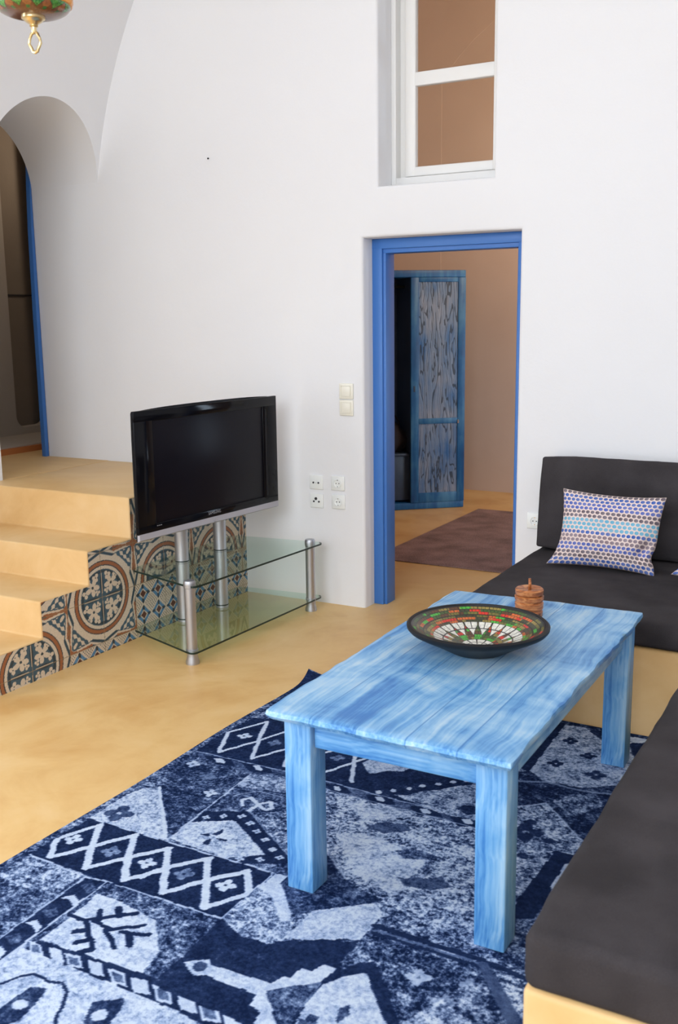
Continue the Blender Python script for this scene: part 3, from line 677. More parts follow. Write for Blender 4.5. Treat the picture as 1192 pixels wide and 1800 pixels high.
# ================================================================== patchwork rug
RUG=[('p',0.8,0.5,[(-2.706,1.666),(-1.956,1.727),(-1.457,1.72),(-1.153,1.689),(-0.952,1.381),(-1.703,0.975)]),
('p',0.33,0.8,[(-2.352,1.594),(-2.311,1.964),(-2.31,2.09),(-2.064,2.076),(-2.051,1.725),(-2.102,1.405)]),
('p',0.55,0.8,[(-2.296,1.95),(-2.306,2.087),(-2.078,2.084),(-2.074,1.953),(-2.17,1.945)]),
('p',0.1,0.3,[(-2.065,2.077),(-1.982,2.08),(-1.974,1.654),(-1.972,1.468),(-2.05,1.533),(-2.053,1.727)]),
('s',0.7,0.005,[(-2.062,2.074),(-2.053,1.727),(-2.05,1.533)]),
('s',0.8,0.006,[(-1.982,2.08),(-1.974,1.654),(-1.972,1.468)]),
('p',0.85,0.2,[(-2.048,1.95),(-2.021,1.981),(-1.985,1.967),(-1.974,1.931),(-2.011,1.953)]),
('p',0.35,0.4,[(-2.044,2.03),(-2.017,2.062),(-1.981,2.028),(-1.996,2.003)]),
('p',0.85,0.2,[(-2.052,1.807),(-2.026,1.836),(-1.991,1.823),(-1.981,1.791),(-2.016,1.81)]),
('p',0.35,0.4,[(-2.048,1.88),(-2.022,1.91),(-1.987,1.88),(-2.002,1.856)]),
('p',0.85,0.2,[(-2.049,1.674),(-2.025,1.701),(-1.992,1.69),(-1.981,1.661),(-2.015,1.678)]),
('p',0.35,0.4,[(-2.046,1.741),(-2.021,1.769),(-1.988,1.743),(-2.002,1.72)]),
('p',0.05,0.3,[(-2.31,2.09),(-2.309,2.359),(-1.985,2.357),(-1.683,2.359),(-1.565,2.358),(-1.569,2.09),(-1.982,2.08)]),
('s',0.78,0.006,[(-2.31,2.09),(-2.062,2.074),(-1.982,2.08),(-1.569,2.09),(-1.565,2.358),(-1.683,2.359),(-1.985,2.357),(-2.309,2.359)]),
('s',0.9,0.017,[(-2.304,2.2),(-2.245,2.109)]),
('s',0.9,0.015,[(-2.301,2.217),(-2.244,2.338)]),
('s',0.9,0.017,[(-2.242,2.106),(-2.172,2.218),(-2.095,2.341)]),
('s',0.9,0.02,[(-2.244,2.338),(-2.172,2.218),(-2.097,2.111)]),
('s',0.9,0.017,[(-2.097,2.111),(-2.026,2.215),(-1.941,2.329)]),
('s',0.9,0.02,[(-2.095,2.341),(-2.022,2.217),(-1.944,2.114)]),
('s',0.9,0.017,[(-1.944,2.114),(-1.871,2.221)]),
('s',0.9,0.02,[(-1.947,2.325),(-1.798,2.112)]),
('s',0.9,0.017,[(-1.912,2.149),(-1.882,2.224),(-1.789,2.339)]),
('s',0.9,0.017,[(-1.798,2.112),(-1.724,2.233),(-1.638,2.331)]),
('s',0.9,0.02,[(-1.793,2.332),(-1.726,2.232),(-1.643,2.111)]),
('s',0.9,0.017,[(-1.643,2.111),(-1.571,2.232)]),
('s',0.9,0.02,[(-1.643,2.329),(-1.571,2.232)]),
('f',0.88,0.032,[(-2.256,2.225),(-1.947,2.223)]),
('f',0.88,0.034,[(-1.656,2.233)]),
('f',0.5,0.034,[(-2.095,2.223)]),
('f',0.5,0.034,[(-1.806,2.226)]),
('p',0.3,0.8,[(-1.982,2.08),(-1.568,2.084),(-1.547,1.806),(-1.55,1.769),(-1.962,1.743)]),
('p',0.85,0.45,[(-1.963,2.021),(-1.872,2.018),(-1.732,1.996),(-1.629,1.887),(-1.606,1.783),(-1.772,1.783),(-1.95,1.774),(-1.953,1.91)]),
('s',0.06,0.012,[(-1.959,1.899),(-1.9,1.899),(-1.79,1.808)]),
('s',0.06,0.012,[(-1.897,1.908),(-1.794,1.995)]),
('s',0.06,0.012,[(-1.882,1.908),(-1.807,1.902),(-1.739,1.961)]),
('s',0.06,0.012,[(-1.821,1.894),(-1.743,1.841)]),
('s',0.06,0.012,[(-1.774,1.905),(-1.7,1.932)]),
('s',0.06,0.016,[(-1.869,1.923),(-1.898,1.955)]),
('s',0.06,0.016,[(-1.831,1.959),(-1.86,1.992)]),
('s',0.06,0.016,[(-1.752,1.909),(-1.714,1.87)]),
('s',0.06,0.016,[(-1.892,1.845),(-1.865,1.867)]),
('s',0.06,0.016,[(-1.854,1.81),(-1.828,1.839)]),
('s',0.06,0.016,[(-1.812,1.783),(-1.79,1.808)]),
('p',0.07,0.25,[(-1.953,1.771),(-1.956,1.727),(-1.457,1.72),(-1.353,1.711),(-1.153,1.689),(-1.004,1.769),(-1.228,1.778),(-1.518,1.798)]),
('p',0.85,0.2,[(-1.976,1.756),(-1.935,1.761),(-1.891,1.728),(-1.929,1.72)]),
('p',0.38,0.3,[(-1.96,1.75),(-1.934,1.753),(-1.906,1.732),(-1.931,1.728)]),
('p',0.85,0.2,[(-1.905,1.76),(-1.862,1.766),(-1.817,1.73),(-1.857,1.722)]),
('p',0.85,0.2,[(-1.848,1.764),(-1.803,1.77),(-1.758,1.733),(-1.799,1.725)]),
('p',0.38,0.3,[(-1.83,1.757),(-1.802,1.761),(-1.774,1.738),(-1.8,1.733)]),
('p',0.85,0.2,[(-1.776,1.77),(-1.729,1.776),(-1.684,1.737),(-1.727,1.729)]),
('p',0.85,0.2,[(-1.699,1.766),(-1.651,1.772),(-1.606,1.732),(-1.65,1.723)]),
('p',0.38,0.3,[(-1.681,1.758),(-1.651,1.762),(-1.622,1.738),(-1.651,1.732)]),
('p',0.85,0.2,[(-1.625,1.768),(-1.576,1.774),(-1.531,1.733),(-1.576,1.723)]),
('p',0.85,0.2,[(-1.556,1.771),(-1.506,1.778),(-1.461,1.735),(-1.507,1.725)]),
('p',0.38,0.3,[(-1.537,1.763),(-1.506,1.767),(-1.478,1.741),(-1.507,1.735)]),
('p',0.85,0.2,[(-1.48,1.773),(-1.43,1.779),(-1.385,1.735),(-1.432,1.725)]),
('p',0.85,0.2,[(-1.411,1.771),(-1.36,1.779),(-1.316,1.733),(-1.363,1.723)]),
('p',0.38,0.3,[(-1.393,1.763),(-1.361,1.767),(-1.333,1.739),(-1.364,1.733)]),
('p',0.85,0.2,[(-1.338,1.768),(-1.286,1.775),(-1.243,1.729),(-1.291,1.718)]),
('p',0.85,0.2,[(-1.27,1.771),(-1.217,1.779),(-1.174,1.731),(-1.224,1.72)]),
('p',0.38,0.3,[(-1.252,1.762),(-1.219,1.767),(-1.191,1.737),(-1.223,1.731)]),
('p',0.2,0.4,[(-1.829,1.52),(-1.824,1.615),(-1.781,1.632),(-1.763,1.58),(-1.756,1.512),(-1.773,1.469),(-1.802,1.409),(-1.842,1.444)]),
('o',0.85,0.02,[(-1.797,1.555)]),
('s',0.12,0.007,[(-1.901,1.587),(-1.884,1.629),(-1.855,1.66),(-1.802,1.653),(-1.762,1.668),(-1.724,1.643),(-1.69,1.583),(-1.669,1.542),(-1.641,1.496)]),
('p',0.22,0.4,[(-1.605,1.577),(-1.643,1.644),(-1.628,1.658),(-1.603,1.671),(-1.585,1.693),(-1.556,1.655),(-1.553,1.605),(-1.55,1.572)]),
('o',0.85,0.02,[(-1.593,1.617)]),
('p',0.07,0.3,[(-1.57,2.092),(-1.544,2.092),(-1.471,2.051),(-1.393,2.05),(-1.353,2.088),(-1.274,2.114),(-1.224,2.166),(-1.037,1.829),(-1.173,1.756),(-1.561,1.77),(-1.558,1.896)]),
('p',0.55,0.9,[(-1.57,2.092),(-1.564,2.358),(-1.518,2.361),(-1.516,2.32),(-1.399,2.197),(-1.293,2.291),(-1.213,2.25),(-1.237,2.15),(-1.269,2.15),(-1.275,2.117),(-1.321,2.114),(-1.349,2.082),(-1.393,2.05),(-1.467,2.045),(-1.522,2.068)]),
('p',0.85,0.3,[(-1.564,2.274),(-1.557,2.356),(-1.518,2.361),(-1.516,2.32),(-1.386,2.176),(-1.411,2.154),(-1.5,2.248)]),
('p',0.2,0.5,[(-1.516,2.32),(-1.518,2.361),(-1.534,2.395),(-1.406,2.495),(-1.251,2.322),(-1.293,2.291),(-1.399,2.197)]),
('p',0.8,0.45,[(-1.359,2.243),(-1.217,2.365),(-1.174,2.323),(-1.174,2.183),(-1.221,2.167),(-1.265,2.135),(-1.288,2.122),(-1.363,2.091)]),
('p',0.08,0.25,[(-1.383,2.072),(-1.332,2.091),(-1.288,2.122),(-1.266,2.138),(-1.214,2.154),(-1.174,2.183),(-1.174,2.055),(-1.22,2.007),(-1.295,1.967)]),
('p',0.82,0.35,[(-1.54,1.881),(-1.487,1.926),(-1.466,1.905),(-1.29,1.915),(-1.274,1.953),(-1.255,1.956),(-1.254,2.003),(-1.22,2.005),(-1.211,2.041),(-1.173,2.046),(-1.177,1.983),(-1.287,1.887),(-1.163,1.762),(-1.229,1.727),(-1.257,1.811),(-1.292,1.82),(-1.295,1.861),(-1.46,1.862),(-1.487,1.847)]),
('p',0.3,0.6,[(-1.287,1.887),(-1.177,1.983),(-1.173,1.926),(-1.162,1.813),(-1.153,1.768),(-1.163,1.762)]),
('p',0.8,0.45,[(-1.17,1.971),(-1.141,2.017),(-1.107,2.05),(-0.938,1.883),(-1.153,1.768),(-1.173,1.926)]),
('o',0.3,0.02,[(-1.491,1.888)]),
('p',0.25,0.5,[(-1.109,1.897),(-1.099,1.93),(-1.071,1.89),(-1.096,1.883)]),
('p',0.3,0.5,[(-1.161,1.835),(-1.141,1.839),(-1.142,1.866),(-1.118,1.865),(-1.099,1.847),(-1.14,1.8)]),
('p',0.58,1.0,[(-1.709,2.916),(-1.619,2.949),(-1.43,2.922),(-1.133,2.909),(-1.087,2.908),(-0.853,2.297),(-0.892,2.3),(-1.185,2.345),(-1.321,2.368),(-1.368,2.444),(-1.488,2.543)]),
('p',0.8,0.6,[(-1.517,2.658),(-1.426,2.705),(-1.183,2.649),(-1.187,2.56),(-1.185,2.42),(-1.351,2.474)]),
('p',0.75,0.6,[(-1.599,2.874),(-1.425,2.911),(-1.345,2.874),(-1.482,2.776)]),
('p',0.27,0.3,[(-1.476,2.766),(-1.437,2.761),(-1.425,2.787),(-1.398,2.807),(-1.372,2.802),(-1.345,2.822),(-1.302,2.795),(-1.374,2.733),(-1.436,2.737)]),
('p',0.27,0.3,[(-1.227,2.518),(-1.2,2.517),(-1.17,2.548),(-1.138,2.55),(-1.107,2.577),(-1.054,2.539),(-1.104,2.497),(-1.182,2.481)]),
('p',0.33,0.6,[(-1.299,2.654),(-1.235,2.688),(-1.141,2.681),(-1.183,2.649),(-1.259,2.619)]),
('s',0.7,0.004,[(-1.479,2.537),(-1.355,2.43)]),
('p',0.2,0.6,[(-1.506,2.392),(-1.484,2.535),(-1.362,2.432),(-1.204,2.382),(-1.359,2.243),(-1.405,2.228)]),
('p',0.3,0.4,[(-2.314,2.968),(-1.913,2.971),(-1.744,2.975),(-1.15,2.95),(-1.131,2.903),(-1.704,2.918),(-2.011,2.893),(-2.314,2.903)]),
('p',0.06,0.2,[(-2.263,2.948),(-2.175,2.98),(-2.101,2.924),(-2.191,2.893)]),
('p',0.85,0.1,[(-2.214,2.946),(-2.192,2.958),(-2.159,2.938),(-2.157,2.924),(-2.185,2.921)]),
('p',0.06,0.2,[(-2.095,2.96),(-2.009,2.991),(-1.939,2.936),(-2.027,2.906)]),
('p',0.85,0.1,[(-2.048,2.958),(-2.026,2.969),(-1.995,2.95),(-1.994,2.936),(-2.02,2.933)]),
('p',0.06,0.2,[(-1.731,2.952),(-1.659,2.979),(-1.607,2.932),(-1.68,2.906)]),
('p',0.85,0.1,[(-1.693,2.951),(-1.675,2.96),(-1.651,2.943),(-1.651,2.932),(-1.672,2.93)]),
('p',0.06,0.2,[(-1.561,2.951),(-1.484,2.979),(-1.43,2.929),(-1.509,2.901)]),
('p',0.85,0.1,[(-1.521,2.949),(-1.501,2.959),(-1.477,2.941),(-1.477,2.929),(-1.5,2.926)]),
('p',0.06,0.2,[(-1.383,2.942),(-1.305,2.971),(-1.253,2.92),(-1.333,2.891)]),
('p',0.85,0.1,[(-1.343,2.94),(-1.323,2.951),(-1.299,2.932),(-1.3,2.92),(-1.323,2.917)]),
('p',0.06,0.2,[(-1.228,2.939),(-1.148,2.969),(-1.099,2.916),(-1.18,2.887)]),
('p',0.85,0.1,[(-1.188,2.937),(-1.167,2.948),(-1.144,2.929),(-1.145,2.916),(-1.169,2.914)]),
('s',0.6,0.005,[(-2.314,2.968),(-1.913,2.971),(-1.744,2.975),(-1.15,2.95)]),
('s',0.6,0.005,[(-2.314,2.903),(-2.011,2.893),(-1.704,2.918),(-1.131,2.903)]),
('p',0.06,0.3,[(-2.317,2.972),(-2.32,3.1),(-2.299,3.35),(-2.328,3.631),(-2.365,3.919),(-1.689,3.823),(-1.336,3.418),(-1.153,2.957),(-1.746,2.979),(-1.916,2.976)]),
('p',0.45,0.9,[(-2.299,3.35),(-2.317,3.614),(-1.888,3.563),(-1.838,3.467)]),
('s',0.88,0.014,[(-2.306,3.171),(-2.232,2.999)]),
('s',0.88,0.012,[(-2.306,3.171),(-2.228,3.338)]),
('s',0.88,0.014,[(-2.228,3.338),(-2.159,3.172),(-2.085,3.007)]),
('s',0.88,0.012,[(-2.232,2.999),(-2.156,3.155),(-2.11,3.282),(-2.058,3.396)]),
('s',0.88,0.012,[(-2.085,3.007),(-2.018,3.137),(-1.923,3.313)]),
('s',0.88,0.014,[(-2.058,3.396),(-2.006,3.179),(-1.938,3.009)]),
('s',0.88,0.012,[(-1.924,3.051),(-1.86,3.184),(-1.82,3.265)]),
('s',0.88,0.012,[(-1.84,2.937),(-1.776,3.032),(-1.724,3.155),(-1.661,3.279)]),
('s',0.88,0.014,[(-1.764,3.269),(-1.719,3.158),(-1.651,3.013)]),
('f',0.85,0.03,[(-2.229,3.173)]),
('f',0.45,0.03,[(-2.088,3.172)]),
('f',0.45,0.03,[(-1.795,3.167)]),
('p',0.68,0.5,[(-1.691,3.172),(-1.657,3.272),(-1.618,3.397),(-1.469,3.255),(-1.507,3.22),(-1.524,3.171),(-1.582,3.149),(-1.591,3.113),(-1.626,3.102)]),
('p',0.07,0.3,[(-1.639,2.997),(-1.62,3.09),(-1.58,3.147),(-1.523,3.167),(-1.496,3.225),(-1.463,3.258),(-1.274,3.263),(-1.244,3.188),(-1.299,3.167),(-1.346,3.099),(-1.403,3.054),(-1.429,3.012),(-1.472,2.994),(-1.522,2.978)]),
('o',0.85,0.012,[(-1.526,2.986),(-1.485,3.022),(-1.442,3.06),(-1.406,3.101),(-1.362,3.14),(-1.324,3.181),(-1.282,3.218)]),
('p',0.6,0.8,[(-1.472,2.994),(-1.426,3.007),(-1.403,3.054),(-1.346,3.099),(-1.297,3.161),(-1.191,3.246),(-1.079,2.949),(-1.151,2.952),(-1.265,2.939)]),
('p',0.12,0.4,[(-1.235,2.997),(-1.214,3.035),(-1.174,3.042),(-1.137,3.009),(-1.182,2.972)]),
('p',0.2,0.7,[(-2.316,2.639),(-2.314,2.904),(-2.293,2.938),(-2.01,2.891),(-1.988,2.364),(-2.246,2.653)]),
('p',0.45,0.8,[(-2.311,2.633),(-2.314,2.732),(-2.235,2.711),(-2.246,2.653)]),
('f',0.75,0.028,[(-2.258,2.867)]),
('f',0.45,0.03,[(-2.145,2.805)]),
('f',0.85,0.028,[(-2.054,2.701)]),
('p',0.75,0.6,[(-2.309,2.359),(-2.318,2.533),(-2.298,2.618),(-2.248,2.649),(-1.991,2.37),(-1.987,2.356)]),
('s',0.88,0.01,[(-2.248,2.651),(-2.118,2.513),(-1.991,2.368)]),
('f',0.25,0.055,[(-2.243,2.429)]),
('p',0.3,0.7,[(-2.01,2.891),(-1.885,2.925),(-1.788,2.826),(-1.551,2.443),(-1.581,2.461),(-1.855,2.651),(-1.926,2.613),(-1.989,2.554)]),
('p',0.55,0.7,[(-1.999,2.789),(-2.012,2.893),(-1.892,2.937),(-1.788,2.826),(-1.854,2.82),(-1.915,2.803)]),
('o',0.75,0.012,[(-1.985,2.811),(-1.964,2.845),(-1.928,2.856),(-1.899,2.879)]),
('p',0.5,0.9,[(-1.843,2.644),(-1.743,2.71),(-1.551,2.443),(-1.586,2.469)]),
('s',0.85,0.012,[(-1.9,2.675),(-1.924,2.711),(-1.904,2.734),(-1.856,2.705),(-1.811,2.688),(-1.797,2.709),(-1.825,2.742),(-1.848,2.723),(-1.858,2.656)]),
('p',0.8,0.55,[(-1.985,2.377),(-1.997,2.49),(-1.862,2.581),(-1.647,2.437),(-1.747,2.361)]),
('p',0.06,0.25,[(-1.989,2.508),(-1.988,2.581),(-1.855,2.651),(-1.581,2.461),(-1.552,2.425),(-1.681,2.357),(-1.714,2.368),(-1.647,2.437),(-1.858,2.576)]),
('f',0.8,0.016,[(-1.963,2.548)]),
('f',0.8,0.016,[(-1.915,2.583)]),
('f',0.8,0.016,[(-1.86,2.612)]),
('f',0.8,0.016,[(-1.807,2.583)]),
('f',0.8,0.016,[(-1.755,2.547)]),
('f',0.8,0.016,[(-1.701,2.515)]),
('f',0.8,0.016,[(-1.646,2.475)]),
('f',0.8,0.016,[(-1.599,2.44)]),
('f',0.8,0.016,[(-1.646,2.403)]),
('f',0.8,0.016,[(-1.703,2.379)]),
('p',0.1,0.2,[(-1.914,2.445),(-1.889,2.467),(-1.871,2.456),(-1.885,2.448)]),
('p',0.1,0.2,[(-1.873,2.467),(-1.865,2.508),(-1.849,2.495),(-1.854,2.464)]),
('p',0.1,0.2,[(-1.861,2.442),(-1.845,2.402),(-1.868,2.397),(-1.872,2.425)]),
('p',0.1,0.2,[(-1.849,2.449),(-1.815,2.457),(-1.805,2.448),(-1.83,2.441)]),
('s',0.75,0.006,[(-2.01,2.891),(-1.999,2.616),(-1.983,2.366)]),
('s',0.55,0.004,[(-1.855,2.651),(-1.586,2.469)]),
('s',0.6,0.004,[(-1.962,2.735),(-1.908,2.792),(-1.801,2.79)]),
('p',0.14,0.6,[(-1.251,3.324),(-1.16,3.949),(-0.676,3.926),(-0.599,3.527),(-0.68,2.606),(-0.926,2.476)]),
('p',0.65,0.65,[(-1.105,3.4),(-1.113,3.604),(-1.12,3.881),(-0.963,3.893),(-0.86,3.912),(-0.777,3.657),(-0.783,3.431),(-0.889,3.349),(-1.029,3.342)]),
('p',0.06,0.3,[(-1.134,3.385),(-1.156,3.897),(-1.117,3.891),(-1.111,3.559),(-1.105,3.4),(-1.154,3.476)]),
('p',0.6,0.8,[(-1.264,3.419),(-1.166,3.411),(-1.115,3.395),(-1.165,3.341)]),
('p',0.1,0.3,[(-1.015,3.883),(-0.963,3.893),(-0.945,3.802),(-1.007,3.853)]),
('p',0.1,0.3,[(-0.841,3.808),(-0.77,3.877),(-0.785,3.668)]),
('p',0.8,0.4,[(-0.853,3.883),(-0.773,3.891),(-0.791,3.842),(-0.834,3.828)]),
('f',0.08,0.032,[(-1.051,3.731),(-0.95,3.627),(-1.041,3.505)]),
('f',0.18,0.04,[(-0.881,3.475)]),
('s',0.5,0.01,[(-1.125,3.293),(-1.028,3.337),(-0.883,3.326),(-0.784,3.352)]),
('p',0.35,0.8,[(-0.96,3.21),(-0.904,3.289),(-0.835,3.326),(-0.789,3.25),(-0.877,3.109)]),
('p',0.5,0.9,[(-1.143,3.04),(-1.06,3.108),(-0.972,3.179),(-0.785,2.979),(-0.791,2.883),(-0.836,2.472),(-0.909,2.433)]),
('s',0.68,0.006,[(-1.125,3.05),(-1.058,3.103),(-0.972,3.179),(-0.785,2.979)]),
('f',0.15,0.06,[(-0.971,2.957)]),
('o',0.15,0.018,[(-0.93,2.81),(-0.977,3.027),(-0.885,2.938)]),
('p',0.05,0.2,[(-0.851,2.892),(-0.787,2.885),(-0.792,2.495),(-0.865,2.456)]),
('p',0.75,0.3,[(-0.8,2.819),(-0.786,2.836),(-0.785,2.651),(-0.8,2.669)]),
('p',0.42,1.0,[(-1.183,2.358),(-0.896,2.306),(-0.814,2.3),(-0.721,2.256),(-0.658,2.071),(-0.697,2.063),(-0.837,2.24),(-1.168,2.256)]),
('p',0.25,0.9,[(-1.169,2.238),(-0.845,2.236),(-0.69,2.054),(-0.659,1.988),(-0.882,1.868),(-1.061,2.075),(-1.116,2.107)]),
('s',0.08,0.016,[(-1.171,2.262),(-0.853,2.256),(-0.714,2.237)]),
('s',0.42,0.007,[(-1.167,2.243),(-0.851,2.241)]),
('s',0.1,0.01,[(-1.16,2.23),(-0.846,2.228)]),
('s',0.3,0.026,[(-0.841,2.238),(-0.681,2.052)]),
('p',0.08,0.25,[(-1.154,2.04),(-1.144,2.076),(-1.1,2.124),(-1.057,2.077),(-0.882,1.868),(-0.92,1.848),(-1.094,2.065),(-1.143,2.019)]),
('p',0.82,0.4,[(-1.157,1.993),(-1.144,2.022),(-1.094,2.065),(-0.906,1.855),(-1.087,1.759)]),
('f',0.75,0.035,[(-0.971,2.115)]),
('f',0.55,0.03,[(-0.842,2.147),(-0.872,2.058)]),
('p',0.5,0.8,[(-0.87,2.117),(-0.835,2.165),(-0.775,2.124),(-0.775,2.035),(-0.838,2.062)]),
('p',0.6,0.8,[(-0.936,1.935),(-0.884,2.066),(-0.778,2.019),(-0.781,1.923),(-0.882,1.868)]),
('p',0.3,0.4,[(-1.089,1.914),(-1.073,1.944),(-1.056,1.905),(-1.073,1.861)])]
X0, X1, Y0, Y1, RS = -2.35, -.569, .75, 3.922, .0045
nx, ny = int((X1-X0)/RS)+1, int((Y1-Y0)/RS)+1
gx, gy = np.meshgrid(np.linspace(X0, X1, nx), np.linspace(Y0, Y1, ny), indexing='ij')
L = np.full(gx.shape, .3); NA = np.full(gx.shape, .8)
wx = np.vectorize(lambda a, b: 0)(0, 0)
# slightly irregular weave edges
jx = gx+.0018*np.sin(gy*61+np.sin(gx*43)*2); jy = gy+.0018*np.sin(gx*57+np.sin(gy*39)*2)
def window(x0, x1, y0, y1):
    i0 = max(0, int((x0-X0)/(X1-X0)*(nx-1))-2); i1 = min(nx, int((x1-X0)/(X1-X0)*(nx-1))+3)
    j0 = max(0, int((y0-Y0)/(Y1-Y0)*(ny-1))-2); j1 = min(ny, int((y1-Y0)/(Y1-Y0)*(ny-1))+3)
    return (slice(i0, i1), slice(j0, j1)) if i1 > i0 and j1 > j0 else None
def paint(w_, mask, l, n_):
    L[w_] = np.where(mask, l, L[w_]); NA[w_] = np.where(mask, n_, NA[w_])
def draw(kind, lv, prm, pts):
    P = np.array(pts)
    if kind == 'p':
        w_ = window(P[:, 0].min(), P[:, 0].max(), P[:, 1].min(), P[:, 1].max())
        if not w_: return
        x, y = jx[w_], jy[w_]; ins = np.zeros(x.shape, bool)
        for (xa, ya), (xb, yb) in zip(P, np.roll(P, -1, 0)):
            if ya == yb: continue
            c = ((ya > y) != (yb > y)) & (x < (xb-xa)*(y-ya)/(yb-ya)+xa); ins ^= c
        paint(w_, ins, lv, prm)
    elif kind == 's':
        for (xa, ya), (xb, yb) in zip(P, P[1:]):
            w_ = window(min(xa, xb)-prm, max(xa, xb)+prm, min(ya, yb)-prm, max(ya, yb)+prm)
            if not w_: continue
            x, y = jx[w_], jy[w_]; dx, dy = xb-xa, yb-ya; t = np.clip(((x-xa)*dx+(y-ya)*dy)/(dx*dx+dy*dy+1e-12), 0, 1)
            paint(w_, np.hypot(x-xa-t*dx, y-ya-t*dy) < prm*.62, lv, .15)
    else:
        for cx, cy in P:
            w_ = window(cx-prm, cx+prm, cy-prm, cy+prm)
            if not w_: continue
            x, y = jx[w_]-cx, jy[w_]-cy; r = np.hypot(x, y)
            if kind == 'o': paint(w_, r < prm, lv, .2)
            else:
                th = np.arctan2(y, x)+.5; pr_ = prm*(.55+.45*np.abs(np.sin(2*th))); paint(w_, (r < pr_) & (r > prm*.16), lv, .25)
for it in RUG: draw(*it)
zz_ = .012+.0012*np.sin(gx*9)*np.sin(gy*7)
dc = np.hypot(gx-X0, gy-Y1); zz_ += .03*np.clip(1-dc/.16, 0, 1)**2          # lifted far corner
gx2 = gx-.03*np.clip(1-dc/.25, 0, 1)**2
gx2 = gx2+np.where(gx < X0+.2, .006*np.sin(gy*5.5), 0)*(1-np.clip((gx-X0)/.2, 0, 1))
ed = (gx <= X0+RS*.5) | (gx >= X1-RS*.5) | (gy <= Y0+RS*.5) | (gy >= Y1-RS*.5)
zz_ = np.where(ed, np.maximum(zz_-.0105, .001), zz_)
idx = np.arange(nx*ny).reshape(nx, ny); F = np.stack([idx[:-1, :-1], idx[1:, :-1], idx[1:, 1:], idx[:-1, 1:]], -1).reshape(-1, 4)
rug = color_grid('patchwork_rug', np.stack([gx2.ravel(), gy.ravel(), zz_.ravel()], 1), F, np.stack([L.ravel(), NA.ravel(), L.ravel()*0], 1), M['rug'])
tag(rug, label='large blue and navy patchwork rug under the coffee table', cat='rug')

# ================================================================== coffee table
ct = empty('coffee_table', (-1.149, 2.969, .013), 0, label='light blue washed wooden coffee table with square legs on the patchwork rug', cat='table')
TZ = .587-.013
def table_top():
    c = [(-.367, -.708), (.375, -.722), (.368, .722), (-.388, .702)]
    nxx, nyy = 60, 110; bm = bmesh.new(); g = {}
    def xl(v): return -.374-.006*v+.009*noise.noise(Vector((v*3.1, 2, 0)))+.004*noise.noise(Vector((v*11, 7, 0)))
    def xr(v): return .366+.014*noise.noise(Vector((v*3.6, 9, 0)))+.006*noise.noise(Vector((v*12, 4, 0)))
    def yb(u, s): return s*.714+(.012 if s > 0 else 0)+(-.007*u if s < 0 else .010*u)+.005*noise.noise(Vector((u*4, s*5, 0)))
    for i in range(nxx+1):
        for j in range(nyy+1):
            u, v = 2*i/nxx-1, 2*j/nyy-1; x = xl(v)*(1-i/nxx)+xr(v)*(i/nxx); y = yb(u, -1)*(1-j/nyy)+yb(u, 1)*(j/nyy)
            # rounded corners
            cr = max(0, abs(u)-.955)/.045*max(0, abs(v)-.97)/.03; x -= math.copysign(.003*cr, u); y -= math.copysign(.003*cr, v)
            e = max(0, (abs(u)-.965)/.035)**2+max(0, (abs(v)-.982)/.018)**2
            z = TZ-.004*min(1, e)+.0016*noise.noise(Vector((x*5, y*2, 0)))+.0008*noise.noise(Vector((x*30, y*4, 3)))
            pl = ((x+.37)/.148) % 1
            if pl < .03 or pl > .97: z -= .0008
            g[(0, i, j)] = bm.verts.new((x, y, z))
            g[(1, i, j)] = bm.verts.new((x*.988, y*.992, TZ-.029))
    for i in range(nxx):
        for j in range(nyy):
            bm.faces.new([g[(0, a, b)] for a, b in ((i, j), (i+1, j), (i+1, j+1), (i, j+1))]); bm.faces.new([g[(1, a, b)] for a, b in ((i, j), (i, j+1), (i+1, j+1), (i+1, j))])
    per = [(i, 0) for i in range(nxx)]+[(nxx, j) for j in range(nyy)]+[(i, nyy) for i in range(nxx, 0, -1)]+[(0, j) for j in range(nyy, 0, -1)]
    mid = {p: bm.verts.new(Vector(g[(0, *p)].co)+Vector((0, 0, -.012+.003*noise.noise(g[(0, *p)].co*14)))+Vector((g[(0, *p)].co.x, g[(0, *p)].co.y, 0))*.006) for p in per}
    for p, q in zip(per, per[1:]+per[:1]):
        bm.faces.new((g[(0, *p)], mid[p], mid[q], g[(0, *q)])); bm.faces.new((mid[p], g[(1, *p)], g[(1, *q)], mid[q]))
    return smooth_by_angle(from_bm('tabletop', bm, M['blue_wood_y'], ct), 45)
table_top()
for x, y in ((-.295, -.612), (.296, -.618), (.302, .652), (-.298, .650)):
    o = box('leg', -.0435, .0435, -.0435, .0435, 0, TZ-.030, M['blue_wood_z'], ct, .0035); o.location = (x, y, 0)
box('apron', -.243, .26, -.645, -.605, TZ-.118, TZ-.030, M['blue_wood_x'], ct, .003)
box('apron', -.253, .262, .635, .672, TZ-.118, TZ-.030, M['blue_wood_x'], ct, .003)
box('apron', .285, .322, -.573, .607, TZ-.118, TZ-.030, M['blue_wood_y'], ct, .003)
box('apron', -.318, -.282, -.567, .605, TZ-.118, TZ-.030, M['blue_wood_y'], ct, .003)

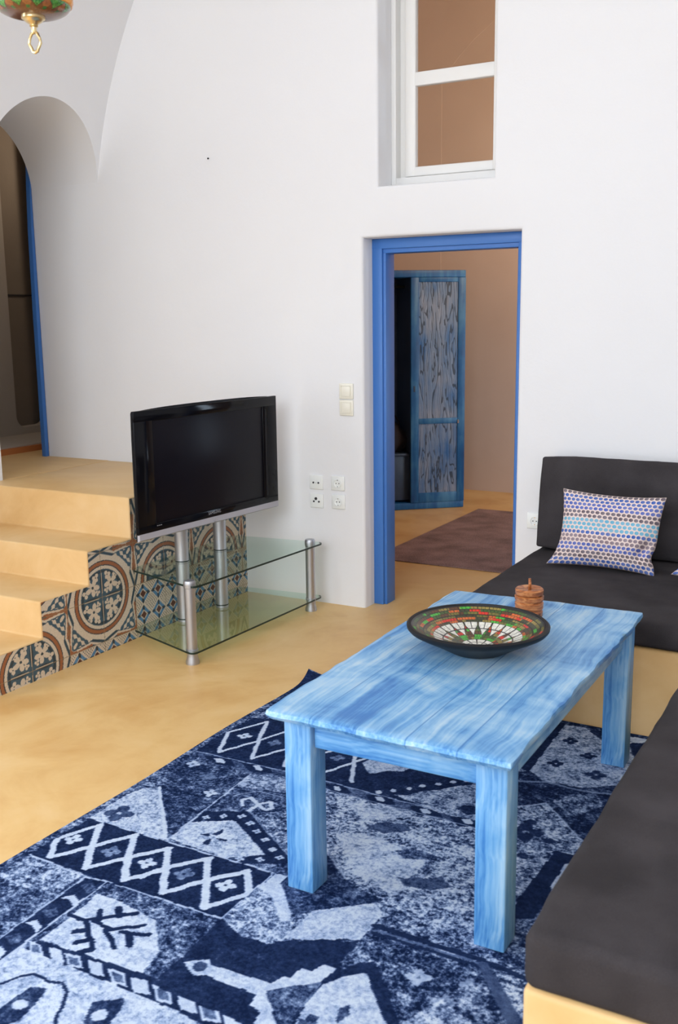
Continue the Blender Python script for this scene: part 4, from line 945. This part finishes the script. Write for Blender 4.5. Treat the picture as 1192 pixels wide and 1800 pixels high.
# ================================================================== mosaic bowl on the table
bz = .588
bw_ = empty('mosaic_bowl', (-1.166, 3.004, bz), math.radians(61), label='wide black bowl lined with colourful and white mosaic, on the blue table', cat='bowl')
RB = .245
lathe('outer_shell', [(0, .0), (.085, 0), (.097, .004), (.112, .012), (.165, .040), (.215, .064), (.238, .076), (RB, .084), (RB+.001, .092), (RB-.006, .097), (RB-.014, .095), (RB-.016, .090)], M['bowl_black'], bw_, 96)
bw_.scale = (.95, .95, 1)
nr, nth = 150, 900; rs = np.linspace(0, RB-.014, nr); ths = np.linspace(0, 2*math.pi, nth, endpoint=False)
rg, tg = np.meshgrid(rs, ths, indexing='ij'); q = rg/(RB-.014)
zb = .014+.079*q**1.6
k = q.ravel(); tt = tg.ravel(); cols = np.zeros((k.size, 3)); blk = np.array([.012, .010, .010])
def hsh(a, b, s=0): return np.modf(np.abs(np.sin(a*12.9898+b*78.233+s*37.7)*43758.5453))[0]
pal = np.array([s2l(118, 112, 48), s2l(66, 92, 40), s2l(216, 48, 28), s2l(206, 104, 44), s2l(74, 176, 58), s2l(96, 60, 34), s2l(60, 66, 40), s2l(150, 132, 66)])[:, :3]
cols[:] = blk
def ringtiles(r0, r1, nrow, cnt, big):
    f = (k-r0)/(r1-r0)*nrow; row = np.floor(f); a = tt/(2*math.pi)*cnt+row*.5; sel = (k >= r0) & (k < r1)
    fr = f-row; fa = a-np.floor(a); inn = (fr > .07) & (fr < .93) & (fa > .07) & (fa < .93)
    sec = np.floor(tt/(2*math.pi)*9+hsh(row, row*0, 3)*.4); c = (hsh(np.floor(a*.34), row)*.65+hsh(sec, row, 2)*.7)
    ci = (c*8).astype(int) % 8; cols[sel & inn] = pal[ci][sel & inn]
ringtiles(.66, .975, 6, 96, 0)
ringtiles(.24, .66, 6, 52, 0)
cols[(k > .80) & (k < .825)] = blk
white = np.array(s2l(226, 224, 214)[:3])
# two rows of white shards forming points toward the centre
a = tt/(2*math.pi)*18; fa = abs(a-np.round(a)); u = (k-.36)/(.66-.36)
sh = (u > 0) & (u < 1) & (fa < .46*np.clip(u*1.25, 0, .93)); cols[(u > -.05) & (u < 1.03) & (fa < .5*np.clip(u*1.25+.1, 0, 1))] = blk
cols[sh] = white
cols[(u > .50) & (u < .56) & (fa < .5)] = blk; cols[sh & (u > .56) & (abs(fa) < .03)] = blk
a2 = tt/(2*math.pi)*10; f2 = abs(a2-np.round(a2)); cols[(k < .25)] = blk
cols[(k < .235) & (k > .085) & (f2 < .42)] = white; cols[k < .07] = white; cols[(k > .15) & (k < .165)] = blk
idx = np.arange(nr*nth).reshape(nr, nth); nx_ = np.roll(idx, -1, 1)
F = np.stack([idx[1:-1], idx[2:], nx_[2:], nx_[1:-1]], -1).reshape(-1, 4)
V = np.stack([(rg*np.cos(tg)).ravel(), (rg*np.sin(tg)).ravel(), zb.ravel()], 1)
color_grid('mosaic_lining', V, F, cols, M['mosaic'], bw_)

# ================================================================== olive wood pot
jr = empty('wooden_pot', (-1.141, 3.450, .588), .4, label='small stacked olive wood pot with a lid and a spoon handle, behind the bowl', cat='pot')
lathe('pot_body', [(0, 0), (.044, 0), (.049, .006), (.050, .024), (.046, .028), (.046, .031), (.051, .035), (.052, .056), (.046, .061), (.046, .064), (.052, .067), (.053, .080), (.046, .084), (0, .084)], M['olive'], jr, 44)
lathe('lid', [(0, .085), (.046, .085), (.050, .088), (.0515, .104), (.047, .109), (.018, .107), (.012, .104), (0, .104)], M['olive'], jr, 44)
tube('spoon_handle', [(0, -.004, .095), (.001, -.005, .125), (.000, -.004, .146)], [.0065, .0055, .005], M['olive'], jr)

# ================================================================== hanging mosaic lamp
pl = empty('pendant_lamp', (-2.272, 2.3, 2.468), .2, label='hanging mosaic glass lamp with a brass finial, cut off at the upper left corner', cat='lamp')
nr, nth = 60, 480; ps = np.linspace(0, 1, nr); ths = np.linspace(0, 2*math.pi, nth, endpoint=False); pg, tg = np.meshgrid(ps, ths, indexing='ij')
rg = .035+.098*np.sin(pg*math.pi/2); zg = .066+.034*(1-np.cos(pg*math.pi/2))
green, gdk, brn, amb = [np.array(s2l(*c)[:3]) for c in ((86, 150, 66), (48, 108, 50), (112, 66, 36), (150, 92, 48))]
k = pg.ravel(); tt = tg.ravel(); a = tt/(2*math.pi)*11; fa = abs(a-np.round(a))*2; cols = np.repeat(brn[None], k.size, 0)
tri = k > .46+.46*(1-fa); cols[tri] = green; cols[tri & (hsh(np.floor(tt*40), np.floor(k*18)) > .55)] = gdk
cols[~tri & (fa < .5*(1-abs(k-.66)/.30))] = amb; dd_ = (fa < .22) & (k > .38) & (k < .52); cols[dd_] = gdk
cols[abs(k-(.46+.46*(1-fa))) < .018] = brn*.35
idx = np.arange(nr*nth).reshape(nr, nth); nx_ = np.roll(idx, -1, 1); F = np.stack([idx[:-1], nx_[:-1], nx_[1:], idx[1:]], -1).reshape(-1, 4)
color_grid('glass_bowl', np.stack([(rg*np.cos(tg)).ravel(), (rg*np.sin(tg)).ravel(), zg.ravel()], 1), F, cols, M['stained'], pl)
lathe('rim', [(.129, .097), (.138, .099), (.142, .108), (.142, .124), (.136, .136), (.128, .138)], M['orange_glass'], pl, 72)
lathe('upper_glass', [(.128, .137), (.138, .18), (.135, .24), (.11, .31), (.07, .36), (.05, .37)], M['stained'], pl, 48)
lathe('top_cap', [(.052, .365), (.055, .385), (.03, .41), (.012, .43), (.006, .45), (0, .45)], M['brass'], pl, 32)
fin = lathe('finial', [(.036, .070), (.0415, .066), (.0415, .061), (.034, .058), (.031, .054), (.024, .050), (.018, .047), (.014, .044), (.0155, .040), (.010, .037), (.010, .024), (.007, .020), (0, .017)], M['brass'], pl, 40)
tube('loop', [(.002, 0, .028), (.013, 0, .018), (.021, 0, .004), (.024, 0, -.008), (.018, 0, -.017), (.014, 0, -.022), (.010, 0, -.030), (.0, 0, -.033), (-.010, 0, -.030), (-.014, 0, -.022), (-.018, 0, -.017), (-.024, 0, -.008), (-.021, 0, .004), (-.013, 0, .018)], .0056, M['brass'], pl, 8, True)
pl.scale = (.8, .8, .95)
tube('rod', [(0, 0, .44), (0, 0, 2.57)], .006, M['brass'], pl)
lathe('ceiling_rose', [(0, 2.55), (.05, 2.55), (.055, 2.565), (.055, 2.585), (0, 2.585)], M['brass'], pl, 32)
